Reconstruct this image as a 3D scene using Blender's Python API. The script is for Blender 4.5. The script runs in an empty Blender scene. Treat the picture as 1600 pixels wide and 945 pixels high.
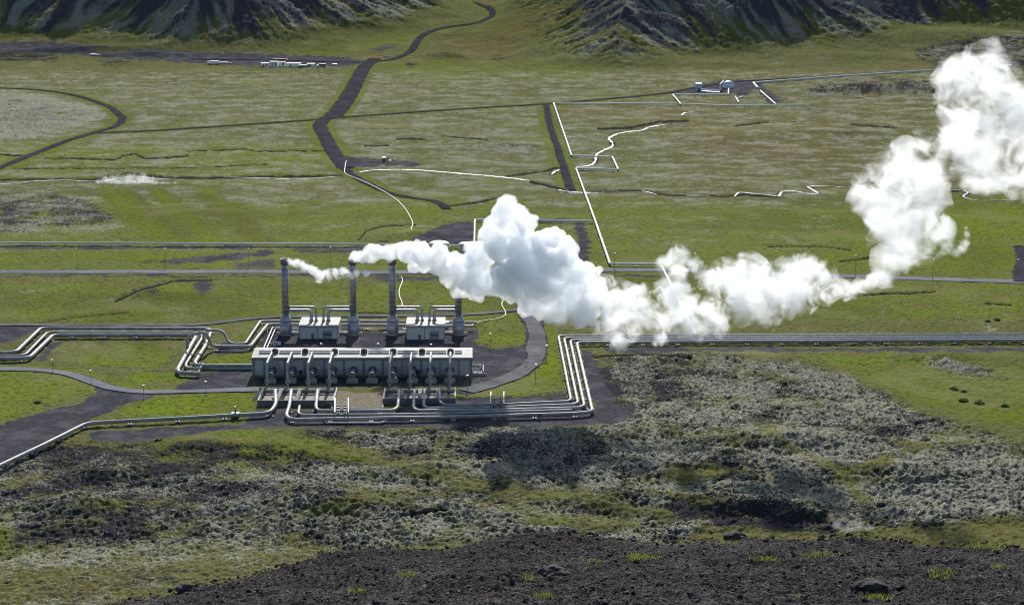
import bpy, bmesh, math, random
import numpy as np
from mathutils import Vector, Matrix

random.seed(11)
sc = bpy.context.scene
COL = sc.collection

# ------------------------------------------------------------------ camera model (photograph: 1600 x 945)
F = 2900.0                      # focal length in photo pixels
CX, CY = 736.0, 472.5           # principal point
PIT = math.radians(11.7)
CAM = np.array([0.0, -700.0, 168.0])
cp, sp = math.cos(PIT), math.sin(PIT)
SUN_EL = math.radians(29.0)
SUN_AZ = math.radians(2.0)      # measured from +y towards +x


def ray(u, v):
    a = (u - CX) / F
    b = -(v - CY) / F
    return np.array([a, cp + b * sp, -sp + b * cp])


def W(u, v, z=0.0):
    r = ray(u, v)
    t = (z - CAM[2]) / r[2]
    p = CAM + r * t
    return Vector(p)


def PY(u, v, y):
    r = ray(u, v)
    t = (y - CAM[1]) / r[1]
    return Vector(CAM + r * t)


def project(x, y, z):
    dx, dy, dz = x - CAM[0], y - CAM[1], z - CAM[2]
    zf = np.maximum(dy * cp - dz * sp, 1.0)
    yu = dy * sp + dz * cp
    return CX + F * dx / zf, CY - F * yu / zf


# ------------------------------------------------------------------ numpy noise
_rng = np.random.RandomState(5)
_P = _rng.permutation(256).astype(np.int32)
_P = np.concatenate([_P, _P, _P])
_ANG = _rng.rand(256) * 2 * np.pi
_GX, _GY = np.cos(_ANG).astype(np.float32), np.sin(_ANG).astype(np.float32)
_G3 = _rng.randn(256, 3)
_G3 = (_G3 / np.linalg.norm(_G3, axis=1)[:, None]).astype(np.float32)


def n2(x, y, seed=0):
    x = np.asarray(x, np.float64) + seed * 37.31
    y = np.asarray(y, np.float64) + seed * 91.17
    xi = np.floor(x); yi = np.floor(y)
    fx = (x - xi).astype(np.float32); fy = (y - yi).astype(np.float32)
    xi = xi.astype(np.int64) & 255; yi = yi.astype(np.int64) & 255
    u = fx * fx * fx * (fx * (fx * 6 - 15) + 10); v = fy * fy * fy * (fy * (fy * 6 - 15) + 10)

    def g(ix, iy, dx, dy):
        h = _P[_P[ix] + iy]
        return _GX[h] * dx + _GY[h] * dy
    a = g(xi, yi, fx, fy); b = g(xi + 1, yi, fx - 1, fy)
    c = g(xi, yi + 1, fx, fy - 1); d = g(xi + 1, yi + 1, fx - 1, fy - 1)
    return ((a + u * (b - a)) * (1 - v) + (c + u * (d - c)) * v) * 1.5


def n3(p, seed=0):
    p = p + seed * 17.3
    i = np.floor(p); f = (p - i).astype(np.float32); i = i.astype(np.int64) & 255
    w = f * f * f * (f * (f * 6 - 15) + 10)
    out = 0
    for dx in (0, 1):
        for dy in (0, 1):
            for dz in (0, 1):
                h = _P[_P[_P[i[:, 0] + dx] + i[:, 1] + dy] + i[:, 2] + dz]
                g = _G3[h]
                d = g[:, 0] * (f[:, 0] - dx) + g[:, 1] * (f[:, 1] - dy) + g[:, 2] * (f[:, 2] - dz)
                wx = w[:, 0] if dx else 1 - w[:, 0]
                wy = w[:, 1] if dy else 1 - w[:, 1]
                wz = w[:, 2] if dz else 1 - w[:, 2]
                out = out + d * wx * wy * wz
    return out * 1.4


def sst(a, b, x):
    t = np.clip((x - a) / (b - a), 0, 1)
    return t * t * (3 - 2 * t)


# ------------------------------------------------------------------ macro terrain
_base = [(-900, 60), (-300, 60), (0, 62), (100, 66), (200, 76), (250, 83), (330, 80), (420, 76), (480, 71), (560, 58), (640, 44), (690, 29), (716, 15), (726, 4),
         (752, -12), (778, -6), (792, 22), (800, 50), (818, 80), (842, 95), (880, 103), (960, 108), (1020, 106), (1100, 97), (1200, 88), (1300, 80), (1390, 70), (1425, 60), (1450, 56), (1520, 54), (1600, 50), (2000, 54), (2600, 54)]
R0, RS = 2250.0, .085               # beyond R0 the valley floor climbs gently into the pass


def Wf(u, v):
    r = ray(u, v); a = -r[2] / r[1]; e = CAM[2] / a
    if e > R0: e = (CAM[2] + RS * R0) / (a + RS)
    return Vector((r[0] / r[1] * e, CAM[1] + e, 0))


_bw = [Wf(u, v) for u, v in _base]
_bx = np.array([p.x for p in _bw]); _by = np.array([p.y for p in _bw])
_bl = np.concatenate([[0], np.cumsum(np.hypot(np.diff(_bx), np.diff(_by)))])


def hill_coords(x, y):
    """signed distance behind the foot of the hills, and the place along the foot"""
    best = np.full(x.shape, 1e9); along = np.zeros(x.shape)
    for i in range(len(_bx) - 1):
        ax, ay = _bx[i], _by[i]; dx, dy = _bx[i + 1] - ax, _by[i + 1] - ay
        L = dx * dx + dy * dy
        t = np.clip(((x - ax) * dx + (y - ay) * dy) / L, 0, 1)
        d = np.hypot(x - ax - t * dx, y - ay - t * dy)
        m = d < best
        best = np.where(m, d, best); along = np.where(m, _bl[i] + t * math.sqrt(L), along)
    inside = np.zeros(x.shape, bool)
    px = np.concatenate([_bx, [_bx[-1] + 9000, _bx[-1] + 9000, _bx[0] - 9000, _bx[0] - 9000]]); py = np.concatenate([_by, [_by[-1], 30000, 30000, _by[0]]])
    for i in range(len(px)):
        j = (i + 1) % len(px)
        if py[i] == py[j]: continue
        c = (y > min(py[i], py[j])) & (y <= max(py[i], py[j]))
        inside ^= c & (x < px[i] + (y - py[i]) * (px[j] - px[i]) / (py[j] - py[i]))
    return np.where(inside, best, -best), along


E_C = 150.0                      # distance of the near ridge's crest from the camera
_cr = [(-700, 1120), (-300, 1060), (0, 995), (170, 948), (300, 912), (420, 884), (500, 869), (600, 857), (700, 848), (800, 836), (900, 838), (1050, 841),
       (1150, 843), (1300, 838), (1450, 845), (1600, 850), (1900, 860), (2400, 900)]
_cw = [PY(u, v, CAM[1] + E_C) for u, v in _cr]
_cxs = np.array([p.x for p in _cw]); _czs = np.array([p.z for p in _cw])

# low mounds in the valley floor: (u, v, half width m, half depth m, height m)
_mounds = [(1120, 104, 60, 40, 5), (1340, 95, 90, 60, 7), (1500, 80, 120, 70, 12), (1560, 100, 60, 40, 7), (1320, 142, 110, 45, 6), (1420, 140, 70, 40, 5),
           (700, 92, 45, 30, 6), (120, 88, 110, 18, 5), (230, 92, 90, 16, 3), (790, 232, 60, 35, 2.2),
           (60, 175, 110, 60, 3), (1280, 178, 60, 25, 2.5), (1250, 210, 120, 60, 3), (150, 335, 40, 30, 1.2), (250, 460, 35, 14, 1.8),
           (660, 368, 30, 18, 2.0), (1500, 560, 34, 16, 2.6), (1080, 560, 50, 12, 1.8),
           (1180, 795, 26, 7, 4.2), (1260, 808, 10, 4, 3.2), (1115, 720, 24, 12, 3.2), (1230, 690, 30, 14, 3.2), (1400, 740, 34, 14, 3.4), (1000, 780, 30, 10, 2.4),
           (560, 790, 36, 14, 3.6), (400, 760, 26, 12, 3.0), (250, 740, 34, 14, 2.6), (330, 700, 30, 12, 2.4), (150, 790, 26, 12, 2.4), (760, 800, 20, 10, 1.8), (620, 740, 20, 9, 1.6), (1540, 700, 30, 12, 2.6)]
_mw = [(W(u, v), a, b, h) for u, v, a, b, h in _mounds]


def macro(x, y):
    x = np.atleast_1d(np.asarray(x, float)); y = np.atleast_1d(np.asarray(y, float))
    e = y - CAM[1]
    z = np.zeros(np.broadcast(x, y).shape)
    for c, a, b, h in _mw:
        q = ((x - c.x) / a) ** 2 + ((y - c.y) / b) ** 2
        z = z + h * np.exp(-q * 1.6)
    # far hills
    fm = e > 1500
    if fm.any():
        xf, yf = np.broadcast_to(x, z.shape)[fm], np.broadcast_to(y, z.shape)[fm]
        t, al = hill_coords(xf, yf)
        t = t + 16 * n2(xf / 80, yf / 110, 3) + 6 * n2(xf / 28, yf / 40, 5)
        k = 22.0
        tt = np.where(t / k > 28, t, k * np.log1p(np.exp(np.clip(t / k, -30, 28))))
        z[fm] += RS * 30 * np.log1p(np.exp(np.clip((yf - CAM[1] - R0) / 30, -30, 60)))
        hill = np.interp(al, [_bl[1], _bl[3], _bl[5], _bl[25], _bl[27]], [.44, .46, .50, .50, .38]) * np.minimum(tt, 520)
        rib = n2(al / 30 + .5 * n2(xf / 60, yf / 80, 9), t / 210, 4) * 2.8 + n2(al / 13, t / 130, 6) * 1.8
        z[fm] += hill + rib * sst(6, 60, t) + 7 * n2(xf / 90, yf / 130, 8) * sst(10, 120, t)
    # near ridge
    zc = np.interp(x * E_C / np.maximum(e, 60), _cxs, _czs) + .8 * n2(x / 9, y / 9, 12) * sst(E_C + 40, E_C - 2, e)
    near = zc + .2 * (E_C - e) + 20 * (np.clip(110 - e, 0, 200) / 110) ** 2
    far = zc - .62 * (e - E_C) - 8 * sst(E_C, E_C + 25, e)
    r = np.where(e < E_C, near, far)
    return np.maximum(z, r)


def Gd(u, v):
    """first point of the macro terrain met by the line of sight through photo pixel u, v"""
    r = ray(u, v)
    d = np.linspace(250, 3600, 7000)
    t = d / r[1]
    x = CAM[0] + r[0] * t; y = CAM[1] + d; z = CAM[2] + r[2] * t
    m = macro(x, y)
    i = int(np.argmax(z < m)) if (z < m).any() else len(d) - 1
    return Vector((x[i], y[i], m[i]))


# ------------------------------------------------------------------ node helpers / materials
def new_mat(name):
    m = bpy.data.materials.new(name); m.use_nodes = True
    return m, m.node_tree, m.node_tree.nodes['Principled BSDF']


def nd(t, typ, **kw):
    n = t.nodes.new(typ)
    for k, v in kw.items():
        setattr(n, k, v)
    return n


def setin(t, sock, val):
    if isinstance(val, bpy.types.NodeSocket):
        t.links.new(val, sock)
    elif isinstance(val, (tuple, list)) and len(val) == 3 and sock.type == 'RGBA':
        sock.default_value = (*val, 1)
    else:
        sock.default_value = val


def noise(t, scale, detail=3, rough=.55, vec=None, dist=0.0):
    n = nd(t, 'ShaderNodeTexNoise')
    n.inputs['Scale'].default_value = scale; n.inputs['Detail'].default_value = detail
    n.inputs['Roughness'].default_value = rough; n.inputs['Distortion'].default_value = dist
    if vec is not None:
        t.links.new(vec, n.inputs['Vector'])
    return n.outputs[0]


def mixc(t, f, a, b, mode='MIX'):
    n = nd(t, 'ShaderNodeMix', data_type='RGBA', blend_type=mode)
    setin(t, n.inputs[0], f); setin(t, n.inputs[6], a); setin(t, n.inputs[7], b)
    return n.outputs[2]


def mth(t, op, a, b=0.0, c=None, clamp=False):
    n = nd(t, 'ShaderNodeMath', operation=op, use_clamp=clamp)
    setin(t, n.inputs[0], a); setin(t, n.inputs[1], b)
    if c is not None:
        setin(t, n.inputs[2], c)
    return n.outputs[0]


def step(t, x, lo, hi, a=0.0, b=1.0):
    n = nd(t, 'ShaderNodeMapRange', interpolation_type='SMOOTHSTEP')
    setin(t, n.inputs[0], x); setin(t, n.inputs[1], lo); setin(t, n.inputs[2], hi); setin(t, n.inputs[3], a); setin(t, n.inputs[4], b)
    return n.outputs[0]


def simple(name, col, rough=.6, metal=0.0, var=.12, scale=1.5, bump=0.0, spec=.4):
    m, t, b = new_mat(name)
    tc = nd(t, 'ShaderNodeTexCoord').outputs['Object']
    n = noise(t, scale, 5, .6, tc)
    lo = tuple(c * (1 - var) for c in col); hi = tuple(min(1, c * (1 + var)) for c in col)
    c = mixc(t, step(t, n, .3, .7), lo, hi)
    t.links.new(c, b.inputs['Base Color'])
    b.inputs['Roughness'].default_value = rough; b.inputs['Metallic'].default_value = metal
    b.inputs['Specular IOR Level'].default_value = spec
    if bump:
        bp = nd(t, 'ShaderNodeBump'); bp.inputs['Strength'].default_value = bump; bp.inputs['Distance'].default_value = .05
        t.links.new(noise(t, scale * 8, 3, .6, tc), bp.inputs['Height']); t.links.new(bp.outputs[0], b.inputs['Normal'])
    return m


def striped(name, col, col2, axis, period, width, rough=.5, metal=0.0, var=.1, scale=.6, spec=.04):
    """cladding: thin seams every `period` metres along one axis"""
    m, t, b = new_mat(name)
    tc = nd(t, 'ShaderNodeTexCoord').outputs['Object']
    sx = nd(t, 'ShaderNodeSeparateXYZ'); t.links.new(tc, sx.inputs[0])
    f = mth(t, 'FRACT', mth(t, 'DIVIDE', sx.outputs[axis], period))
    seam = mth(t, 'LESS_THAN', f, width)
    n = noise(t, scale, 5, .65, tc)
    c = mixc(t, step(t, n, .3, .7), tuple(x * (1 - var) for x in col), tuple(min(1, x * (1 + var)) for x in col))
    c = mixc(t, seam, c, col2)
    t.links.new(c, b.inputs['Base Color'])
    b.inputs['Roughness'].default_value = max(rough, .7) if metal < .3 else rough; b.inputs['Metallic'].default_value = metal; b.inputs['Specular IOR Level'].default_value = spec
    return m


M = {}
M['pipe'] = simple('pipe_cladding', (.29, .288, .28), .55, .0, .22, .35, 0, .14)
M['white_pipe'] = simple('white_pipe_cladding', (.62, .615, .59), .6, .0, .08, .3, 0, .08)
M['hose'] = simple('pale_pipe', (.62, .60, .50), .6, 0, .1, .5)
M['stack'] = striped('stack_cladding', (.33, .33, .37), (.15, .15, .18), 2, 1.95, .10, .45, .55, .14, .5)
M['stack_dark'] = simple('stack_rim', (.12, .12, .14), .5, .4, .2, .8)
M['wall'] = striped('hall_cladding', (.44, .462, .485), (.34, .36, .39), 0, 1.2, .06, .5, .2, .07, .3)
M['trim'] = simple('dark_trim', (.19, .215, .26), .7, 0, .1, .6, 0, .05)
M['roof'] = striped('roof_cladding', (.34, .335, .315), (.27, .27, .255), 0, 3.6, .02, .5, .1, .12, .12)
M['dark'] = simple('dark_opening', (.02, .022, .026), .4, 0, .2, 1)
M['door'] = simple('door_paint', (.08, .09, .11), .45, 0, .15, 1)
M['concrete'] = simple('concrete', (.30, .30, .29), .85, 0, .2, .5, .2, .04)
M['dconcrete'] = simple('dark_concrete', (.17, .175, .18), .85, 0, .25, .4, .2, .04)
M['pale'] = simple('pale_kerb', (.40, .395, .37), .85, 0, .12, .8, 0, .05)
M['steel'] = simple('galvanised_steel', (.16, .165, .175), .65, .0, .2, 1.2, 0, .06)
M['valve'] = simple('white_valve', (.45, .45, .43), .6, 0, .1, 2, 0, .05)
M['lampwhite'] = simple('lamp_head', (.6, .6, .57), .6, 0, .05, 2, 0, .05)
M['post'] = simple('lamp_post', (.16, .165, .17), .5, .5, .1, 2)
M['white'] = simple('white_paint', (.78, .78, .76), .45, 0, .06, 1.5)
M['orange'] = simple('orange_paint', (.55, .13, .05), .5, 0, .15, 1)
M['rust'] = simple('rust_red', (.16, .06, .042), .6, 0, .25, 1)
M['blue'] = simple('pale_blue_paint', (.32, .45, .58), .5, 0, .1, 1)
M['teal'] = simple('blue_tarpaulin', (.10, .25, .42), .6, 0, .2, 1)
M['rubber'] = simple('tyre_rubber', (.025, .025, .027), .8, 0, .1, 3)
M['glass'] = simple('window_glass', (.03, .035, .04), .12, 0, .1, 3, 0, .6)
M['floor'] = simple('sandy_floor', (.27, .25, .20), .9, 0, .25, .35, .3, .04)


def mat_road(name, col, spots, var=.25):
    m, t, b = new_mat(name)
    tc = nd(t, 'ShaderNodeTexCoord').outputs['Object']
    n1 = noise(t, .09, 5, .65, tc); n2_ = noise(t, 1.3, 4, .7, tc); n3_ = noise(t, .02, 3, .5, tc)
    c = mixc(t, step(t, n1, .35, .65), tuple(x * (1 - var) for x in col), tuple(x * (1 + var) for x in col))
    c = mixc(t, step(t, n2_, .56, .72, 0, .55), c, spots)
    c = mixc(t, step(t, n3_, .45, .65, 0, .35), c, tuple(x * .7 for x in col))
    t.links.new(c, b.inputs['Base Color']); b.inputs['Roughness'].default_value = 1.0; b.inputs['Specular IOR Level'].default_value = .0
    bp = nd(t, 'ShaderNodeBump'); bp.inputs['Strength'].default_value = .5; bp.inputs['Distance'].default_value = .15
    t.links.new(n2_, bp.inputs['Height']); t.links.new(bp.outputs[0], b.inputs['Normal'])
    return m


M['gravel_road'] = mat_road('dark_gravel_road', (.042, .042, .050), (.085, .083, .088))
M['asphalt'] = mat_road('worn_asphalt', (.165, .17, .185), (.13, .13, .135), .12)
M['asphalt_dark'] = mat_road('dark_asphalt', (.085, .086, .10), (.11, .11, .115), .12)
M['track'] = mat_road('grey_track', (.125, .124, .126), (.07, .07, .074), .25)


def mat_water():
    m, t, b = new_mat('stream_water')
    tc = nd(t, 'ShaderNodeTexCoord').outputs['Object']
    n = noise(t, .22, 4, .6, tc)
    c = mixc(t, step(t, n, .40, .58), (.06, .075, .085), (.36, .41, .45))  # pale patches paint the sun's glint on ripples into the colour
    t.links.new(c, b.inputs['Base Color']); b.inputs['IOR'].default_value = 1.33
    b.inputs['Roughness'].default_value = .3; b.inputs['Specular IOR Level'].default_value = .3
    bp = nd(t, 'ShaderNodeBump'); bp.inputs['Strength'].default_value = .8; bp.inputs['Distance'].default_value = .25
    t.links.new(noise(t, .9, 4, .6, tc), bp.inputs['Height']); t.links.new(bp.outputs[0], b.inputs['Normal'])
    return m


M['water'] = mat_water()


def mat_steam(name, dens, lo, hi, scale, detail=6, aniso=.25, dist=.5):
    m = bpy.data.materials.new(name); m.use_nodes = True; t = m.node_tree
    t.nodes.remove(t.nodes['Principled BSDF'])
    pv = nd(t, 'ShaderNodeVolumePrincipled')
    pv.inputs['Color'].default_value = (.948, .962, .977, 1); pv.inputs['Anisotropy'].default_value = aniso
    tc = nd(t, 'ShaderNodeTexCoord').outputs['Object']
    n = noise(t, scale, detail, .62, tc, dist)
    t.links.new(step(t, n, lo, hi, 0, dens), pv.inputs['Density'])
    t.links.new(pv.outputs[0], t.nodes['Material Output'].inputs['Volume'])
    return m


def mat_steam_field(name, blobs, dens, lo, hi, amp, scale, detail=6, dist=1.0, aniso=.3):
    """steam density that thins out from the heart of each puff and is torn by turbulence; blobs are (x, y, z, r) about the origin"""
    m = bpy.data.materials.new(name); m.use_nodes = True; t = m.node_tree
    t.nodes.remove(t.nodes['Principled BSDF'])
    pv = nd(t, 'ShaderNodeVolumePrincipled')
    pv.inputs['Color'].default_value = (.948, .962, .977, 1); pv.inputs['Anisotropy'].default_value = aniso
    tc = nd(t, 'ShaderNodeTexCoord').outputs['Object']
    f = None
    for x, y, z, r in blobs:
        d = nd(t, 'ShaderNodeVectorMath', operation='DISTANCE'); t.links.new(tc, d.inputs[0]); d.inputs[1].default_value = (x, y, z)
        q = mth(t, 'MULTIPLY_ADD', d.outputs['Value'], -1.0 / r, 1.0)
        f = q if f is None else mth(t, 'SMOOTH_MAX', f, q, .18)
    n = noise(t, scale, detail, .62, tc, dist)
    v = mth(t, 'MULTIPLY_ADD', mth(t, 'SUBTRACT', n, .5), amp, f)
    t.links.new(step(t, v, lo, hi, 0, dens), pv.inputs['Density'])
    t.links.new(pv.outputs[0], t.nodes['Material Output'].inputs['Volume'])
    return m


def mat_ground():
    m, t, b = new_mat('ground_cover')
    tc = nd(t, 'ShaderNodeTexCoord').outputs['Object']
    A = nd(t, 'ShaderNodeAttribute', attribute_name='cover_a'); sa = nd(t, 'ShaderNodeSeparateColor'); t.links.new(A.outputs['Color'], sa.inputs[0])
    B = nd(t, 'ShaderNodeAttribute', attribute_name='cover_b'); sb = nd(t, 'ShaderNodeSeparateColor'); t.links.new(B.outputs['Color'], sb.inputs[0])
    C = nd(t, 'ShaderNodeAttribute', attribute_name='cover_c'); sc_ = nd(t, 'ShaderNodeSeparateColor'); t.links.new(C.outputs['Color'], sc_.inputs[0])
    moss, gravel, lush = sa.outputs[0], sa.outputs[1], sa.outputs[2]
    rock, rust, sand = sb.outputs[0], sb.outputs[1], sb.outputs[2]
    rel, ridge, olive = sc_.outputs[0], sc_.outputs[1], sc_.outputs[2]
    big = noise(t, .012, 4, .55, tc); mid = noise(t, .09, 5, .6, tc); fin = noise(t, .55, 5, .65, tc); sml = noise(t, 2.2, 4, .6, tc)
    fle = noise(t, .27, 4, .6, tc)
    # grass
    g = mixc(t, step(t, mid, .36, .64), (.128, .130, .054), (.112, .128, .036))
    g = mixc(t, step(t, big, .42, .62, 0, .6), g, (.140, .130, .062))
    g = mixc(t, mth(t, 'MULTIPLY', lush, step(t, mid, .2, .55, .5, 1)), g, (.142, .188, .020))
    g = mixc(t, mth(t, 'MULTIPLY', olive, step(t, fin, .3, .6, .3, 1)), g, (.118, .106, .042))
    g = mixc(t, mth(t, 'MULTIPLY', rust, step(t, mid, .3, .6, .2, 1)), g, (.125, .084, .032))
    g = mixc(t, step(t, fin, .40, .47, .62, 0), g, (.036, .042, .012))  # these dark flecks put tussock shadows into the grass colour
    g = mixc(t, step(t, fle, .40, .47, .45, 0), g, (.040, .044, .018))
    g = mixc(t, step(t, sml, .36, .46, .5, 0), g, (.028, .034, .010))
    g = mixc(t, step(t, sml, .62, .72, 0, .35), g, (.16, .155, .07))
    g = mixc(t, mth(t, 'MULTIPLY', step(t, noise(t, .75, 5, .7, tc), .52, .62), mth(t, 'SUBTRACT', .6, mth(t, 'MULTIPLY', lush, .55))), g, (.175, .178, .108))
    g = mixc(t, step(t, noise(t, .007, 4, .55, tc), .46, .6, 0, .38), g, (.075, .085, .026))
    g = mixc(t, step(t, noise(t, .016, 5, .6, tc, .6), .53, .64, 0, .5), g, (.165, .165, .07))
    # grey woolly moss, on the tops of the bumps
    fi2 = noise(t, 1.05, 5, .68, tc)
    mn = mth(t, 'ADD', mth(t, 'ADD', mth(t, 'MULTIPLY', fi2, .42), mth(t, 'MULTIPLY', sml, .25)), mth(t, 'ADD', mth(t, 'MULTIPLY', rel, .22), mth(t, 'MULTIPLY', mid, .25)))
    mt_ = mth(t, 'SUBTRACT', .755, mth(t, 'MULTIPLY', moss, .235))
    mossf = step(t, mn, mth(t, 'SUBTRACT', mt_, .035), mth(t, 'ADD', mt_, .035))
    mossf = mth(t, 'MULTIPLY', mossf, step(t, moss, .03, .2))
    mc = mixc(t, step(t, sml, .38, .62), (.140, .138, .100), (.30, .295, .225))
    mc = mixc(t, step(t, mid, .4, .65, 0, .55), mc, (.20, .20, .17))
    # lava rock
    rc = mixc(t, step(t, sml, .35, .68), (.016, .016, .020), (.058, .056, .058))
    rc = mixc(t, step(t, mid, .45, .7, 0, .5), rc, (.046, .036, .032))
    rc = mixc(t, mth(t, 'MULTIPLY', A.outputs['Alpha'], .75), rc, mixc(t, step(t, fin, .35, .65), (.044, .044, .055), (.085, .082, .092)))
    rn = mth(t, 'ADD', mth(t, 'ADD', mth(t, 'MULTIPLY', fi2, .50), mth(t, 'MULTIPLY', mid, .25)), mth(t, 'MULTIPLY', mth(t, 'SUBTRACT', 1.0, rel), .25))
    rt_ = mth(t, 'SUBTRACT', .66, mth(t, 'MULTIPLY', rock, .25))
    rockf = step(t, rn, mth(t, 'SUBTRACT', rt_, .03), mth(t, 'ADD', rt_, .03))
    rockf = mth(t, 'MULTIPLY', rockf, step(t, rock, .03, .15))
    vo = nd(t, 'ShaderNodeTexVoronoi', feature='DISTANCE_TO_EDGE'); vo.inputs['Scale'].default_value = .34
    wv_ = nd(t, 'ShaderNodeMix', data_type='VECTOR'); wv_.inputs[0].default_value = .28
    nv = nd(t, 'ShaderNodeTexNoise'); nv.inputs['Scale'].default_value = .5; nv.inputs['Detail'].default_value = 4; t.links.new(tc, nv.inputs['Vector'])
    ad = nd(t, 'ShaderNodeVectorMath', operation='MULTIPLY_ADD'); t.links.new(nv.outputs['Color'], ad.inputs[0]); ad.inputs[1].default_value = (3, 3, 3); t.links.new(tc, ad.inputs[2]); t.links.new(ad.outputs[0], vo.inputs['Vector'])
    t.nodes.remove(wv_)
    crack = mth(t, 'MULTIPLY', step(t, vo.outputs['Distance'], .02, .11, 1, 0), step(t, rock, .35, .65, 0, .8))
    c = mixc(t, rockf, g, rc)
    c = mixc(t, mossf, c, mc)
    c = mixc(t, crack, c, rc)
    # gravel and sand
    gv = mixc(t, step(t, fin, .3, .7), (.036, .036, .044), (.066, .065, .073))
    gv = mixc(t, step(t, sml, .55, .75, 0, .5), gv, (.085, .082, .085))
    gv = mixc(t, step(t, mid, .45, .62, 0, .6), gv, (.105, .103, .107))
    gn = mth(t, 'ADD', gravel, mth(t, 'MULTIPLY', mth(t, 'SUBTRACT', fin, .5), .9))
    c = mixc(t, step(t, gn, .36, .6), c, gv)
    sd = mixc(t, step(t, fin, .3, .7), (.15, .13, .095), (.23, .205, .155))
    sn = mth(t, 'ADD', sand, mth(t, 'MULTIPLY', mth(t, 'SUBTRACT', fin, .5), .8))
    c = mixc(t, step(t, sn, .35, .65), c, sd)
    # near ridge scoria, with pale lichen and odd green tufts
    sv = noise(t, 7.0, 4, .7, tc); sw = noise(t, .8, 5, .7, tc); sq = noise(t, 3.2, 5, .75, tc)
    rg = mixc(t, step(t, sv, .36, .66), (.010, .009, .009), (.064, .057, .055))
    rg = mixc(t, step(t, mth(t, 'ADD', mth(t, 'MULTIPLY', sq, .6), mth(t, 'MULTIPLY', sw, .4)), .54, .62, 0, .6), rg, (.16, .152, .145))
    rg = mixc(t, step(t, sv, .63, .70, 0, .85), rg, (.30, .29, .275))
    rg = mixc(t, step(t, noise(t, .16, 4, .6, tc), .5, .66, 0, .3), rg, mixc(t, step(t, sv, .4, .6), (.04, .036, .035), (.17, .16, .15)))
    rg = mixc(t, step(t, noise(t, .33, 5, .7, tc), .66, .72, 0, .8), rg, (.10, .12, .02))
    c = mixc(t, ridge, c, rg)
    t.links.new(c, b.inputs['Base Color'])
    b.inputs['Roughness'].default_value = 1.0; b.inputs['Specular IOR Level'].default_value = .0
    bp = nd(t, 'ShaderNodeBump'); bp.inputs['Strength'].default_value = .8; bp.inputs['Distance'].default_value = .35
    hh = mth(t, 'ADD', sml, mth(t, 'MULTIPLY', sv, .35))
    t.links.new(hh, bp.inputs['Height']); t.links.new(bp.outputs[0], b.inputs['Normal'])
    return m


M['ground'] = mat_ground()
M['rockpiece'] = simple('lava_stone', (.05, .044, .044), .9, 0, .6, 3, .4, .1)
M['tuft'] = simple('grass_tuft_green', (.15, .18, .03), .8, 0, .4, 2, 0, .1)
M['shrub'] = simple('shrub_leaves', (.20, .25, .10), .8, 0, .3, 1.5, 0, .1)


for _k in ('tuft', 'shrub'):
    _t = M[_k].node_tree; _b = _t.nodes['Principled BSDF']; _src = _b.inputs['Base Color'].links[0].from_socket
    _tr = nd(_t, 'ShaderNodeBsdfTranslucent'); _mx = nd(_t, 'ShaderNodeMixShader'); _mx.inputs[0].default_value = .5
    _t.links.new(_src, _tr.inputs[0]); _t.links.new(_b.outputs[0], _mx.inputs[1]); _t.links.new(_tr.outputs[0], _mx.inputs[2])
    _t.links.new(_mx.outputs[0], _t.nodes['Material Output'].inputs['Surface'])

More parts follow.
